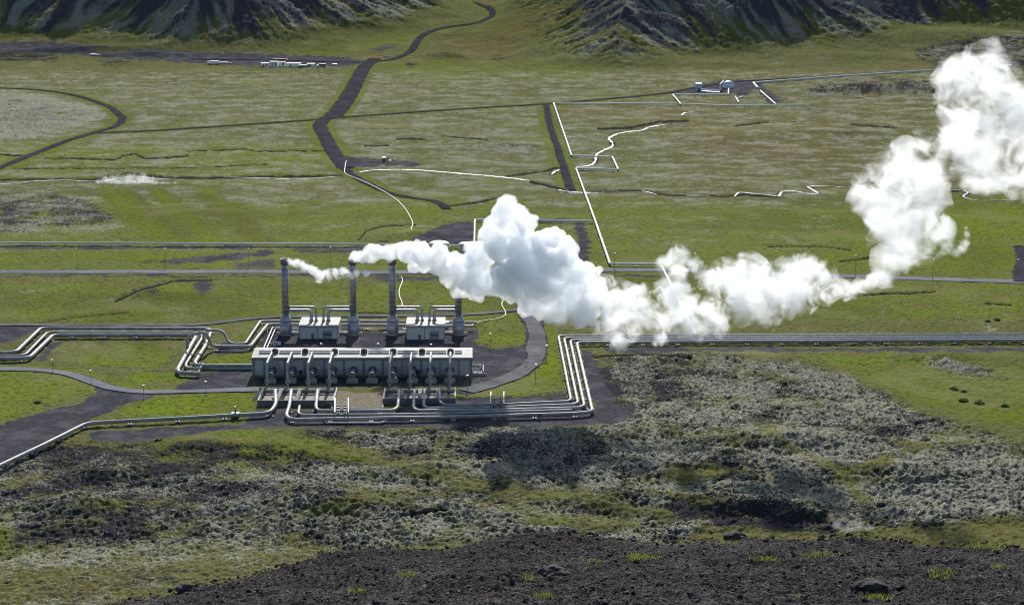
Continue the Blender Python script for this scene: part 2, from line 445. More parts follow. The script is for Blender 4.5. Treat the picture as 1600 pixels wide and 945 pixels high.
# ------------------------------------------------------------------ mesh builder
class MB:
    def __init__(self):
        self.v = []; self.f = []; self.smooth = []

    def add(self, vs, fs, sm=False):
        o = len(self.v)
        self.v.extend(Vector(p) for p in vs)
        self.f.extend([tuple(i + o for i in q) for q in fs])
        self.smooth.extend([sm] * len(fs))
        return self

    def box(self, c, s, rz=0.0):
        x, y, z = s[0] / 2, s[1] / 2, s[2] / 2
        R = Matrix.Rotation(rz, 3, 'Z'); c = Vector(c)
        vs = [c + R @ Vector((a * x, b * y, d * z)) for d in (-1, 1) for a, b in ((-1, -1), (1, -1), (1, 1), (-1, 1))]
        return self.add(vs, [(3, 2, 1, 0), (4, 5, 6, 7), (0, 1, 5, 4), (1, 2, 6, 5), (2, 3, 7, 6), (3, 0, 4, 7)])

    def bar(self, p, q, w, h=None):
        """square bar between two points"""
        p, q = Vector(p), Vector(q); h = h or w
        d = (q - p).normalized()
        up = Vector((0, 0, 1)) if abs(d.z) < .95 else Vector((0, 1, 0))
        a = d.cross(up).normalized() * w / 2; b = a.cross(d).normalized() * h / 2
        vs = [k + s * a + r * b for k in (p, q) for s, r in ((-1, -1), (1, -1), (1, 1), (-1, 1))]
        return self.add(vs, [(0, 1, 2, 3), (7, 6, 5, 4), (0, 4, 5, 1), (1, 5, 6, 2), (2, 6, 7, 3), (3, 7, 4, 0)])

    def tube(self, pts, r, seg=12, caps=True):
        pts = [Vector(p) for p in pts]
        rs = r if isinstance(r, (list, tuple)) else [r] * len(pts)
        n = len(pts); vs = []; fs = []
        ref = None
        for i, p in enumerate(pts):
            d = (pts[min(i + 1, n - 1)] - pts[max(i - 1, 0)]).normalized()
            if ref is None:
                ref = Vector((0, 0, 1)) if abs(d.z) < .9 else Vector((0, 1, 0))
            a = d.cross(ref)
            if a.length < 1e-3:
                a = d.cross(Vector((1, 0, 0)))
            a.normalize(); b = a.cross(d).normalized(); ref = b
            k = 1.0
            if 0 < i < n - 1:
                c = (pts[i] - pts[i - 1]).normalized().dot((pts[i + 1] - pts[i]).normalized())
                k = 1 / max(.5, math.sqrt(max(0, (1 + c) / 2)))
            for j in range(seg):
                t = 2 * math.pi * j / seg
                vs.append(p + (a * math.cos(t) + b * math.sin(t)) * rs[i])
        for i in range(n - 1):
            for j in range(seg):
                k = (j + 1) % seg
                fs.append((i * seg + j, i * seg + k, (i + 1) * seg + k, (i + 1) * seg + j))
        self.add(vs, fs, True)
        if caps:
            self.add([vs[j] for j in range(seg)], [tuple(range(seg))[::-1]])
            self.add([vs[(n - 1) * seg + j] for j in range(seg)], [tuple(range(seg))])
        return self

    def lathe(self, c, prof, seg=24, smooth=True):
        c = Vector(c); vs = []; fs = []
        for r, z in prof:
            for j in range(seg):
                t = 2 * math.pi * j / seg
                vs.append(c + Vector((r * math.cos(t), r * math.sin(t), z)))
        n = len(prof)
        for i in range(n - 1):
            for j in range(seg):
                k = (j + 1) % seg
                fs.append((i * seg + j, i * seg + k, (i + 1) * seg + k, (i + 1) * seg + j))
        if prof[-1][0] > .01:
            fs.append(tuple((n - 1) * seg + j for j in range(seg)))
        if prof[0][0] > .01:
            fs.append(tuple(j for j in range(seg))[::-1])
        return self.add(vs, fs, smooth)

    def build(self, name, mat, parent=None, loc=None):
        L = Vector(loc) if loc is not None else (ROOT_LOC(parent) if parent is not None else Vector((0, 0, 0)))
        me = bpy.data.meshes.new(name)
        me.from_pydata([p - L for p in self.v], [], self.f)
        me.polygons.foreach_set('use_smooth', self.smooth)
        me.materials.append(mat)
        me.update()
        o = bpy.data.objects.new(name, me)
        COL.objects.link(o)
        if parent is not None:
            o.parent = parent
            o.location = (0, 0, 0)
        else:
            o.location = L
        return o


_RL = {}


def ROOT_LOC(p):
    l = Vector((0, 0, 0))
    while p is not None:
        l = l + Vector(p.location); p = p.parent
    return l


def tag(o, label=None, cat=None, group=None, kind=None):
    if label: o['label'] = label
    if cat: o['category'] = cat
    if group: o['group'] = group
    if kind: o['kind'] = kind
    return o


def thing(name, label, cat, loc, group=None):
    o = bpy.data.objects.new(name, None); COL.objects.link(o); o.location = loc
    return tag(o, label, cat, group)


def copy_tree(o, parent=None):
    c = o.copy(); COL.objects.link(c)
    if parent is not None: c.parent = parent
    for ch in [x for x in list(bpy.data.objects) if x.parent == o]:
        copy_tree(ch, c)
    return c


ORD = ['first', 'second', 'third', 'fourth', 'fifth', 'sixth', 'seventh', 'eighth', 'ninth', 'tenth', 'eleventh', 'twelfth']


def catmull(pts, stepm):
    pts = [Vector(p) for p in pts]
    if len(pts) < 3:
        n = max(2, int((pts[1] - pts[0]).length / stepm)); return [pts[0].lerp(pts[1], i / n) for i in range(n + 1)]
    q = [pts[0] * 2 - pts[1]] + pts + [pts[-1] * 2 - pts[-2]]
    out = []
    for i in range(1, len(q) - 2):
        p0, p1, p2, p3 = q[i - 1:i + 3]
        n = max(2, int((p2 - p1).length / stepm))
        for k in range(n):
            t = k / n
            out.append(.5 * ((2 * p1) + (-p0 + p2) * t + (2 * p0 - 5 * p1 + 4 * p2 - p3) * t * t + (-p0 + 3 * p1 - 3 * p2 + p3) * t ** 3))
    out.append(pts[-1])
    return out


def fillet(pts, r, n=5):
    pts = [Vector(p) for p in pts]
    out = [pts[0]]
    for i in range(1, len(pts) - 1):
        p = pts[i]; a = pts[i - 1] - p; b = pts[i + 1] - p
        k = min(r, a.length * .45, b.length * .45)
        pa = p + a.normalized() * k; pb = p + b.normalized() * k
        for j in range(n + 1):
            t = j / n
            out.append(pa * (1 - t) ** 2 + p * 2 * t * (1 - t) + pb * t * t)
    out.append(pts[-1])
    return out


# ------------------------------------------------------------------ roads and streams (centre lines in photo pixels, widths in metres)
ROADS = [
    ('highway', [(-420, 424), (-60, 425), (200, 425), (420, 425), (620, 426), (800, 424), (930, 422.5), (1030, 422.5), (1100, 425), (1310, 431), (1450, 436), (1600, 441), (1900, 455), (2200, 470)], 8.2, 'asphalt'),
    ('gravel_track', [(-200, 132), (0, 138), (60, 141), (115, 149), (160, 163), (183, 176), (191, 186), (181, 197), (150, 207), (100, 222), (40, 246), (0, 262), (-60, 284), (-200, 330)], 6.0, 'gravel_road'),
    ('gravel_track', [(155, 208), (250, 204), (400, 194), (500, 187), (560, 182), (700, 172), (850, 163), (950, 155), (1040, 146), (1090, 137), (1140, 129), (1200, 125), (1300, 119), (1470, 108), (1600, 99), (1800, 86)], 7.0, 'gravel_road'),
    ('gravel_road', [(585, 92), (570, 105), (560, 122), (548, 145), (534, 166), (518, 184)], 15.0, 'gravel_road'),
    ('gravel_road', [(508, 184), (500, 196), (508, 214), (518, 232), (530, 250), (540, 263)], 10.5, 'gravel_road'),
    ('gravel_track', [(536, 262), (556, 277), (582, 291), (606, 301), (640, 309), (672, 313), (690, 319), (698, 327)], 5.0, 'gravel_road'),
    ('gravel_road', [(300, 93), (420, 94), (520, 97), (575, 97), (618, 92), (642, 80), (650, 68), (658, 58), (675, 49), (705, 42), (745, 36), (766, 27), (770, 19), (760, 11), (742, 4)], 9.0, 'gravel_road'),
    ('gravel_track', [(853, 163), (858, 190), (866, 218), (877, 250), (886, 280), (893, 298)], 4.5, 'gravel_road'),
    ('plant_road', [(-300, 582), (-60, 577), (0, 577), (60, 578.5), (105, 584), (140, 595), (172, 606), (212, 612.5), (262, 613), (330, 611), (405, 609)], 5.2, 'asphalt'),
    ('plant_road', [(728, 612), (762, 603), (800, 590), (826, 574), (838, 555), (839, 530), (834, 512), (826, 494), (820, 470)], 7.0, 'track'),
    ('service_track', [(-200, 520), (0, 508), (120, 509), (300, 508), (360, 502), (430, 496), (560, 494.5), (700, 493), (780, 488), (835, 481)], 4.2, 'track'),
    ('side_road', [(1592, 441), (1594, 420), (1598, 400), (1592, 385)], 5.0, 'gravel_road'),
]
STREAMS = [
    ([(-200, 296), (0, 288), (50, 284), (100, 282), (140, 284), (165, 283), (190, 278), (215, 276), (245, 280), (275, 279)], 2.8),
    ([(350, 277), (420, 279), (460, 281), (490, 279), (535, 276)], 1.3),
    ([(552, 271), (580, 267), (615, 265.5), (650, 266), (700, 270), (760, 275), (800, 279), (828, 283)], 2.1),
    ([(872, 297), (890, 300), (910, 301.5), (952, 301)], 1.6),
    ([(1003, 299), (1014, 301), (1026, 304)], 1.6),
    ([(1072, 306), (1108, 306)], 1.3),
    ([(1148, 307), (1156, 301), (1175, 303), (1200, 305), (1216, 307), (1222, 300), (1240, 299), (1262, 303), (1278, 303), (1270, 297), (1263, 292), (1290, 291), (1325, 294)], 1.6),
    ([(1468, 300), (1490, 297), (1512, 300), (1506, 308), (1530, 314), (1570, 313), (1610, 315)], 1.6),
    ([(900, 262), (924, 258), (931, 250), (931, 243), (944, 235), (957, 229), (956, 222), (951, 217), (964, 210), (985, 206), (1003, 204), (1016, 199), (1046, 194)], 1.7),
    ([(1064, 181), (1070, 177), (1082, 176), (1094, 176.5)], 2.2),
    ([(862, 273), (868, 268), (874, 266)], 2.0),
    ([(1330, 153), (1345, 152), (1358, 155)], 2.4),
]


def world_line(px, stepm=6.0):
    return catmull([Gd(u, v) for u, v in px], stepm)


road_lines = [(n, world_line(p), w, m) for n, p, w, m in ROADS]
stream_lines = [(world_line(p, 3.0), w) for p, w in STREAMS]


def ribbon(name, line, w, mat, lift, rag, taper=False, seed=0):
    vs = []; fs = []
    n = len(line); cols = 5
    for i, p in enumerate(line):
        d = line[min(i + 1, n - 1)] - line[max(i - 1, 0)]
        d.z = 0; d.normalize()
        s = Vector((d.y, -d.x, 0))
        k = 1.0
        if taper:
            k = .25 + .6 * min(1, min(i, n - 1 - i) / 6)
            k *= .75 + .5 * float(n2(i * .31, 0.5, seed + 3) + .4)
        for j in range(cols):
            t = j / (cols - 1) * 2 - 1
            off = t * w / 2 * k
            if j in (0, cols - 1):
                off += t * rag * float(n2(i * .47, j * 3.1, seed))
            q = p + s * off
            dist = q.y - CAM[1]
            q.z = float(macro(q.x, q.y)[0]) + lift + .00012 * dist + (.03 if abs(t) < .6 and not taper else 0)
            vs.append(q)
    for i in range(n - 1):
        for j in range(cols - 1):
            a = i * cols + j
            fs.append((a, a + cols, a + cols + 1, a + 1))
    mb = MB().add(vs, fs, True)
    o = mb.build(name, mat)
    return tag(o, kind='structure')


for i, (n, l, w, m) in enumerate(road_lines):
    ribbon(n, l, w, M[m], .10 + .012 * i, .0 if n == 'highway' else .2 * w, seed=i)
for i, (l, w) in enumerate(stream_lines):
    ribbon('stream_water', l, w, M['water'], .06, .35 * w, True, seed=40 + i)

# ------------------------------------------------------------------ cover masks, drawn on the ground in photo pixels
RW, RH = 1600, 945
_uu, _vv = np.meshgrid(np.arange(RW) + .5, np.arange(RH) + .5)


def blur(a, r):
    r = int(round(r))
    if r < 1: return a
    for _ in range(2):
        for ax in (0, 1):
            pad = [(0, 0), (0, 0)]; pad[ax] = (r + 1, r)
            c = np.cumsum(np.pad(a, pad, mode='edge'), axis=ax)
            if ax == 0: a = (c[2 * r + 1:] - c[:-2 * r - 1]) / (2 * r + 1)
            else: a = (c[:, 2 * r + 1:] - c[:, :-2 * r - 1]) / (2 * r + 1)
    return a


def poly(pts, feather=3):
    out = np.zeros((RH, RW), np.float32)
    pad_ = int(feather * 3 + 3)
    x0 = max(0, int(min(p[0] for p in pts)) - pad_); x1 = min(RW, int(max(p[0] for p in pts)) + pad_)
    y0 = max(0, int(min(p[1] for p in pts)) - pad_); y1 = min(RH, int(max(p[1] for p in pts)) + pad_)
    uu, vv = _uu[y0:y1, x0:x1], _vv[y0:y1, x0:x1]
    inside = np.zeros(uu.shape, bool)
    n = len(pts)
    for i in range(n):
        (xa, ya), (xb, yb) = pts[i], pts[(i + 1) % n]
        if ya == yb: continue
        c = ((vv > min(ya, yb)) & (vv <= max(ya, yb)))
        inside ^= c & (uu < xa + (vv - ya) * (xb - xa) / (yb - ya))
    out[y0:y1, x0:x1] = blur(inside.astype(np.float32), feather)
    return out


def ell(u, v, ru, rv, ang=0):
    out = np.zeros((RH, RW), np.float32)
    R = max(ru, rv) * 2.6
    x0, x1 = max(0, int(u - R)), min(RW, int(u + R) + 1); y0, y1 = max(0, int(v - R)), min(RH, int(v + R) + 1)
    if x1 <= x0 or y1 <= y0: return out
    a = math.radians(ang); dx = _uu[y0:y1, x0:x1] - u; dy = _vv[y0:y1, x0:x1] - v
    p = dx * math.cos(a) + dy * math.sin(a); q = -dx * math.sin(a) + dy * math.cos(a)
    out[y0:y1, x0:x1] = np.exp(-((p / ru) ** 2 + (q / rv) ** 2))
    return out


def line(pts, w):
    out = np.zeros((RH, RW), np.float32)
    for (xa, ya), (xb, yb) in zip(pts[:-1], pts[1:]):
        x0, x1 = max(0, int(min(xa, xb) - 4 * w)), min(RW, int(max(xa, xb) + 4 * w) + 1)
        y0, y1 = max(0, int(min(ya, yb) - 4 * w)), min(RH, int(max(ya, yb) + 4 * w) + 1)
        if x1 <= x0 or y1 <= y0: continue
        uu, vv = _uu[y0:y1, x0:x1], _vv[y0:y1, x0:x1]
        L = (xb - xa) ** 2 + (yb - ya) ** 2 + 1e-6
        t = np.clip(((uu - xa) * (xb - xa) + (vv - ya) * (yb - ya)) / L, 0, 1)
        d = np.hypot(uu - xa - t * (xb - xa), vv - ya - t * (yb - ya))
        out[y0:y1, x0:x1] = np.maximum(out[y0:y1, x0:x1], np.exp(-(d / w) ** 2))
    return out


Z = lambda: np.zeros((RH, RW), np.float32)
moss, gravel, lush, rock, rust, sand, lava, flat, olive, ditch = (Z() for _ in range(10))


def put(a, m, val=1.0, mode='max'):
    if mode == 'max': np.maximum(a, m * val, out=a)
    elif mode == 'set': a[:] = a * (1 - m) + m * val
    else: a += m * val


band = lambda v0, v1, f: (sst(v0 - f, v0 + f, _vv) * (1 - sst(v1 - f, v1 + f, _vv))).astype(np.float32)
# valley floor base tone
put(moss, band(105, 330, 12), .66); put(moss, band(330, 400, 10), .50); put(moss, band(400, 560, 10), .40); put(moss, band(60, 110, 10), .42)
put(olive, band(100, 320, 15) * sst(900, 1150, _uu), .8); put(olive, band(60, 140, 10), .5); put(olive, band(420, 560, 10), .35)
put(lush, band(225, 285, 10) * (1 - sst(480, 560, _uu)), .65); put(lush, band(100, 125, 8) * sst(540, 640, _uu) * (1 - sst(900, 1000, _uu)), .75)
put(lush, band(310, 440, 10), .5); put(lush, band(290, 430, 10) * sst(1280, 1420, _uu), .75); put(lush, band(440, 500, 8), .7)
put(moss, band(300, 440, 10) * sst(1250, 1400, _uu), .25, 'set')
# far-hill zone
far = sst(118, 70, _vv).astype(np.float32) if False else (1 - sst(70, 112, _vv)).astype(np.float32)
put(lush, poly([(440, 80), (560, 66), (650, 48), (640, 66), (560, 84), (480, 90)], 5), .8)
put(rust, poly([(780, 40), (830, 10), (930, 0), (830, 60), (800, 90), (700, 84), (690, 60)], 8), .5)
put(moss, poly([(0, 140), (60, 147), (120, 159), (158, 172), (166, 186), (130, 197), (90, 212), (40, 218), (0, 218)], 2), 1.08); put(rock, poly([(0, 145), (60, 152), (120, 163), (150, 180), (90, 205), (0, 214)], 6), .55)
put(lava, poly([(0, 140), (60, 147), (120, 159), (158, 172), (166, 186), (130, 197), (90, 212), (0, 218)], 3), .9)
put(moss, poly([(0, 300), (60, 296), (130, 304), (180, 330), (215, 372), (120, 376), (0, 372)], 8), .72)
put(rock, poly([(0, 305), (60, 300), (140, 312), (190, 345), (120, 352), (0, 368)], 8), .85); put(lava, poly([(0, 300), (130, 304), (215, 372), (0, 372)], 8), .45)
for u0 in (178, 205, 255, 330):
    put(lush, poly([(u0 - 25, 296), (u0 - 5, 294), (u0 + 95, 376), (u0 + 62, 378)], 5), 1.0)
for u0 in (178, 205, 255, 330):
    put(moss, poly([(u0 - 25, 296), (u0 - 5, 294), (u0 + 95, 376), (u0 + 62, 378)], 5), .0, 'set')
put(olive, poly([(190, 296), (215, 296), (300, 376), (280, 378)], 5), .8); put(olive, poly([(280, 300), (330, 300), (440, 376), (390, 378)], 6), .7)
put(moss, ell(790, 232, 90, 16, -4), .95); put(lava, ell(790, 232, 80, 14), .8); put(rock, ell(800, 228, 50, 9), .7)
put(moss, ell(720, 245, 110, 14, 8), .75); put(moss, ell(330, 172, 170, 26), .66); put(moss, ell(300, 158, 60, 7), .85)
put(moss, ell(1000, 275, 110, 18, -4), .78); put(moss, ell(1200, 262, 60, 10, 8), .8); put(moss, ell(1150, 186, 70, 7, -6), .85); put(lava, ell(1150, 186, 70, 7, -6), .6)
put(rust, ell(1120, 215, 120, 22, 20), .9); put(rust, ell(1240, 240, 110, 20, 8), .9); put(rust, ell(1000, 172, 120, 10), .6); put(rust, ell(1300, 205, 90, 14), .6)
put(lush, ell(1085, 195, 30, 10, 30), .9)
put(moss, ell(1290, 176, 55, 6, 3), .95); put(rock, ell(1275, 173, 50, 5), .8); put(rock, ell(1330, 212, 45, 8), .6); put(moss, ell(1335, 216, 60, 8), .7)
put(rock, poly([(1255, 136), (1300, 124), (1400, 118), (1480, 124), (1500, 150), (1420, 146), (1350, 150), (1270, 150)], 4), .75); put(moss, poly([(1255, 136), (1300, 124), (1400, 118), (1480, 124), (1500, 150), (1420, 146), (1350, 150), (1270, 150)], 4), .55)
put(lava, poly([(1255, 136), (1300, 124), (1400, 118), (1480, 124), (1500, 150), (1350, 150), (1270, 150)], 5), 1.2)
put(rock, poly([(1420, 80), (1480, 62), (1600, 50), (1600, 110), (1500, 112), (1440, 100)], 5), .7); put(moss, poly([(1420, 80), (1480, 62), (1600, 40), (1600, 98), (1500, 104), (1440, 100)], 5), .62); put(lava, poly([(1420, 80), (1480, 62), (1600, 50), (1600, 110), (1500, 112), (1440, 100)], 5), 1.2)
put(moss, poly([(1180, 92), (1230, 86), (1240, 104), (1190, 108)], 4), .6)
# top-left yard and embankment
put(gravel, poly([(-5, 66), (60, 66), (130, 70), (240, 77), (330, 83), (430, 85), (540, 90), (575, 96), (545, 104), (430, 104), (330, 101), (240, 95), (150, 89), (90, 84), (-5, 80)], 1), 1.0)
put(gravel, ell(170, 78, 40, 4), -1.0, 'add'); gravel[:] = np.clip(gravel, 0, 1)
put(rock, poly([(0, 79), (90, 84), (95, 96), (0, 97)], 2), .8); put(sand, ell(140, 92, 50, 5, 8), .25); put(rock, ell(180, 98, 40, 6), .8); put(sand, ell(260, 105, 60, 5), .3)
put(moss, ell(60, 61, 60, 4), .9)
put(gravel, ell(600, 75, 50, 7, -10), .55); put(rock, ell(640, 100, 20, 4), .8); put(lush, ell(695, 98, 30, 8), .9); put(rock, ell(712, 56, 30, 4), .6); put(rock, ell(790, 62, 40, 4, 8), .7); put(rock, ell(780, 94, 50, 5, 6), .6); put(moss, ell(675, 70, 14, 7), .8)
# gravel pads
put(gravel, poly([(505, 228), (520, 240), (560, 246), (620, 250), (660, 256), (650, 259), (600, 259), (548, 262), (538, 268), (525, 255)], 1), 1.0)
put(gravel, poly([(1040, 148), (1080, 140), (1115, 128), (1165, 124), (1200, 128), (1180, 140), (1150, 146), (1100, 147)], 2), .9)
put(gravel, ell(1160, 146, 16, 4), .95); put(rock, ell(1150, 147, 20, 4), 1.0); put(gravel, poly([(1175, 130), (1190, 130), (1215, 150), (1240, 158), (1200, 166)], 2), .6)
put(gravel, poly([(880, 255), (886, 255), (898, 298), (882, 298)], 1), .8)
put(gravel, poly([(896, 350), (912, 346), (921, 372), (920, 412), (898, 412), (905, 380)], 3), .95); put(gravel, ell(870, 345, 60, 5), .8)
put(gravel, poly([(640, 372), (690, 352), (740, 344), (742, 372), (730, 384), (650, 384)], 4), .85); put(sand, ell(690, 345, 45, 7, -20), .42); put(sand, ell(640, 352, 30, 4), .35)
put(rock, ell(605, 376, 20, 4), .9); put(moss, ell(600, 375, 22, 4), .7)
put(gravel, band(384.5, 388.5, 1) * (1 - sst(560, 640, _uu)), .85); put(gravel, poly([(440, 388), (560, 388), (560, 396), (470, 396)], 3), .7)
put(gravel, poly([(250, 405), (330, 398), (420, 390), (440, 396), (360, 408), (260, 414)], 3), .7); put(gravel, poly([(360, 408), (430, 400), (440, 424), (370, 424)], 4), .55); put(rock, poly([(0, 410), (200, 412), (300, 408), (360, 398), (300, 404), (200, 409), (0, 408)], 2), 1.0)
put(gravel, band(419.5, 421.4, 1), .55); put(gravel, band(429.5, 432, 1) * (1 - sst(1000, 1100, _uu)), .9)
put(gravel, poly([(560, 432), (760, 432), (700, 438), (600, 440)], 3), .8)
put(rock, ell(230, 455, 55, 12, -10), .55); put(moss, ell(60, 455, 80, 14), .6); put(gravel, ell(318, 448, 22, 14), .75); put(rock, ell(240, 448, 80, 3, -8), .6)
# plant platform
PLANT = poly([(430, 524), (470, 512), (740, 516), (760, 520), (742, 526), (742, 541), (770, 546), (820, 542), (824, 500), (848, 500), (852, 540), (846, 560), (830, 578), (800, 592), (735, 612), (735, 545), (408, 545), (415, 530)], 2)
put(gravel, PLANT, 1.0)
put(gravel, poly([(424, 507), (446, 507), (446, 530), (408, 545), (405, 540)], 2), .95)
put(gravel, poly([(397, 578), (392, 609), (240, 614), (290, 600), (312, 582)], 1), 1.0)
put(gravel, poly([(-5, 664), (60, 646), (120, 631), (147, 616), (150, 604), (172, 606), (215, 613), (245, 618), (205, 628), (165, 645), (130, 660), (70, 694), (-5, 728)], 2), 1.0)
put(gravel, poly([(60, 520), (0, 540), (0, 508), (70, 503), (130, 506)], 4), .7); put(gravel, poly([(76, 530), (64, 550), (48, 566), (70, 568), (86, 545), (110, 532), (275, 534), (275, 530), (110, 526)], 3), .6)
put(sand, ell(230, 578, 50, 4), .4); put(gravel, ell(250, 580, 40, 4), .5); put(gravel, ell(270, 560, 12, 16), .45)
put(gravel, poly([(330, 545), (345, 533), (395, 541), (402, 548), (350, 556), (335, 552)], 3), .7)
put(gravel, poly([(395, 612), (405, 612), (400, 640), (470, 640), (600, 640), (760, 622), (890, 616), (935, 640), (930, 664), (700, 668), (440, 668), (330, 672), (230, 690), (150, 690), (135, 676), (250, 668), (380, 662), (400, 640)], 3), .95)
put(rock, poly([(712, 620), (880, 610), (900, 626), (712, 632)], 2), .8)
put(gravel, poly([(905, 548), (924, 548), (960, 630), (1000, 650), (960, 664), (930, 660), (930, 640)], 4), .95)
put(gravel, band(543, 549, 1.5) * sst(930, 960, _uu), .9)
put(lush, poly([(850, 512), (872, 524), (886, 610), (852, 600), (815, 590), (845, 570)], 3), 1.0); put(gravel, poly([(850, 512), (868, 524), (882, 608), (852, 596), (822, 590), (848, 565)], 3), 0.0, 'set')
put(lush, poly([(760, 608), (800, 597), (850, 603), (865, 622), (790, 622), (700, 624), (720, 612)], 3), .9); put(gravel, poly([(768, 612), (800, 600), (845, 606), (860, 620), (790, 620)], 2), .0, 'set')
put(sand, ell(835, 607, 14, 4), .5); put(sand, ell(738, 614, 12, 4), .5); put(sand, ell(580, 515, 22, 6), .7); put(sand, ell(880, 508, 26, 8), .55)
put(lush, poly([(740, 500), (830, 492), (816, 538), (760, 540), (742, 524)], 4), .7); put(gravel, poly([(748, 510), (818, 498), (812, 536), (766, 538), (748, 526)], 2), .0, 'set'); put(rock, ell(790, 520, 26, 9), .5)
put(lush, poly([(100, 540), (270, 540), (270, 560), (180, 600), (290, 598), (300, 585), (120, 565)], 4), .9); put(lush, poly([(330, 557), (395, 545), (393, 568), (318, 568)], 2), 1.0); put(lush, poly([(350, 505), (400, 503), (390, 532), (360, 530)], 3), .8)
put(lush, poly([(0, 585), (110, 588), (140, 602), (140, 612), (60, 640), (0, 660)], 4), .7); put(lush, poly([(170, 650), (240, 622), (400, 613), (400, 642), (300, 648)], 3), .9); put(rock, ell(260, 632, 60, 4), .5)
put(gravel, poly([(398, 588), (737, 590), (737, 605), (398, 606)], 2), .62)  # hall's shadow strip, deepened with dark gravel colour
put(sand, poly([(522, 612), (600, 612), (597, 638), (519, 638)], 1), 1.0)
put(sand, poly([(735, 580), (770, 582), (760, 600), (737, 602)], 2), .4)
# lava field
LAVA = poly([(935, 552), (1060, 548), (1180, 556), (1270, 566), (1340, 592), (1430, 640), (1520, 668), (1605, 690), (1605, 850), (1000, 850), (700, 850), (500, 870), (430, 800), (470, 670), (700, 668), (930, 664), (985, 640)], 6)
put(lava, LAVA, 1.0); put(moss, LAVA, .84); put(rock, LAVA, .75)
put(lava, band(690, 900, 15) * (1 - sst(480, 560, _uu)), .65); put(rock, band(690, 850, 12) * (1 - sst(420, 560, _uu)), .74); put(moss, band(690, 900, 12) * (1 - sst(420, 560, _uu)), .66)
put(olive, band(680, 900, 10), .7)
put(moss, poly([(1120, 700), (1300, 660), (1600, 700), (1600, 830), (1350, 815), (1150, 760)], 14), .98)
put(moss, poly([(940, 560), (1080, 560), (1060, 640), (980, 640)], 12), .62, 'set')
put(rock, poly([(920, 560), (1100, 570), (1140, 660), (960, 650)], 14), 1.1)
put(lush, poly([(1230, 552), (1605, 556), (1605, 668), (1520, 655), (1430, 625), (1350, 585)], 6), .75); put(moss, poly([(1270, 556), (1605, 556), (1605, 664), (1520, 650), (1430, 622), (1350, 582)], 6), .15, 'set'); put(lava, poly([(1270, 556), (1605, 556), (1605, 664), (1430, 622), (1350, 582)], 6), .1, 'set'); put(rock, poly([(1270, 556), (1605, 556), (1605, 664), (1430, 622), (1350, 582)], 6), .2, 'set')
put(moss, ell(1490, 572, 80, 15, 12), 1.0); put(lava, ell(1490, 572, 80, 15, 12), .9); put(rock, ell(1500, 576, 75, 13, 12), .85); put(moss, ell(1420, 555, 16, 5), .8); put(moss, ell(1320, 580, 30, 7, 18), .7)
for u, v, ru in ((1250, 512, 14), (1495, 494, 16), (1570, 490, 10), (1595, 500, 9), (1380, 486, 15), (1545, 512, 20), (1270, 500, 10)):
    put(moss, ell(u, v, ru, 3.5, 10), .9); put(lava, ell(u, v, ru, 3.5), .5)
# grass channels in the lava
chan = [([(1340, 735), (1420, 700), (1500, 690), (1600, 705)], 8), ([(1180, 660), (1320, 745), (1360, 790)], 7), ([(1060, 740), (1110, 736), (1130, 745)], 12),
        ([(540, 700), (640, 730), (720, 752), (820, 770), (900, 775), (1050, 800), (1110, 812)], 13), ([(800, 790), (900, 810), (1000, 812)], 8), ([(460, 810), (560, 770), (700, 790)], 6),
        ([(470, 690), (540, 705), (620, 725)], 12), ([(700, 830), (820, 812), (960, 822)], 6)]
for pts, w in chan:
    for i in range(len(pts) - 1):
        (x1, y1), (x2, y2) = pts[i], pts[i + 1]
        n = int(math.hypot(x2 - x1, y2 - y1) / (w * .8)) + 1
        for k in range(n):
            q = k / n; m_ = ell(x1 + (x2 - x1) * q, y1 + (y2 - y1) * q, w * 1.6, w * .7)
            put(moss, m_, .42, 'set'); put(rock, m_, .3, 'set'); put(lava, m_, .4, 'set'); put(lush, m_, .3)
put(lush, poly([(215, 740), (250, 690), (400, 676), (520, 690), (600, 730), (540, 740), (430, 715), (340, 720), (230, 765)], 8), .95)
put(moss, poly([(230, 740), (260, 690), (420, 680), (540, 695), (600, 726), (430, 715), (340, 722)], 8), .08, 'set')
put(rock, ell(300, 690, 60, 7, -12), .7); put(rock, ell(290, 705, 30, 8, -20), .75); put(sand, ell(400, 685, 80, 5), .3); put(rock, ell(500, 680, 40, 8), .75)
put(rock, poly([(20, 760), (100, 700), (200, 695), (230, 740), (200, 790), (60, 800)], 12), .95); put(rock, poly([(700, 662), (930, 668), (1000, 700), (960, 760), (720, 740)], 14), 1.1); put(moss, poly([(20, 760), (100, 700), (210, 695), (230, 740), (200, 790), (60, 800)], 10), .55, 'set')  # second patch: dark lava, painted darker where the plume's shadow lies
put(rock, poly([(120, 740), (330, 715), (440, 740), (420, 810), (160, 830)], 14), .95); put(moss, ell(480, 745, 90, 18, 6), .95); put(moss, ell(330, 840, 120, 16, -6), .98); put(moss, ell(150, 860, 60, 8), .85); put(moss, ell(520, 800, 120, 18, -8), .85); put(moss, ell(680, 780, 100, 14, 4), .85); put(moss, ell(620, 850, 90, 8, -10), .95)
put(lush, poly([(0, 800), (60, 790), (170, 760), (120, 800), (40, 850), (0, 860)], 8), .85)
BAND = poly([(-5, 880), (150, 880), (350, 866), (480, 850), (560, 860), (450, 890), (170, 950), (-5, 950)], 10)
put(moss, BAND, .52, 'set'); put(rock, BAND, .42, 'set'); put(lava, BAND, .35, 'set'); put(olive, BAND, 1.0)
B2 = poly([(1080, 832), (1190, 818), (1330, 834), (1430, 822), (1600, 812), (1600, 852), (1080, 845)], 4)
put(moss, B2, .12, 'set'); put(rock, B2, .15, 'set'); put(lava, B2, .25, 'set'); put(olive, B2, 1.0); put(lush, B2, .3)
put(moss, ell(1540, 818, 40, 4, 6), .9)
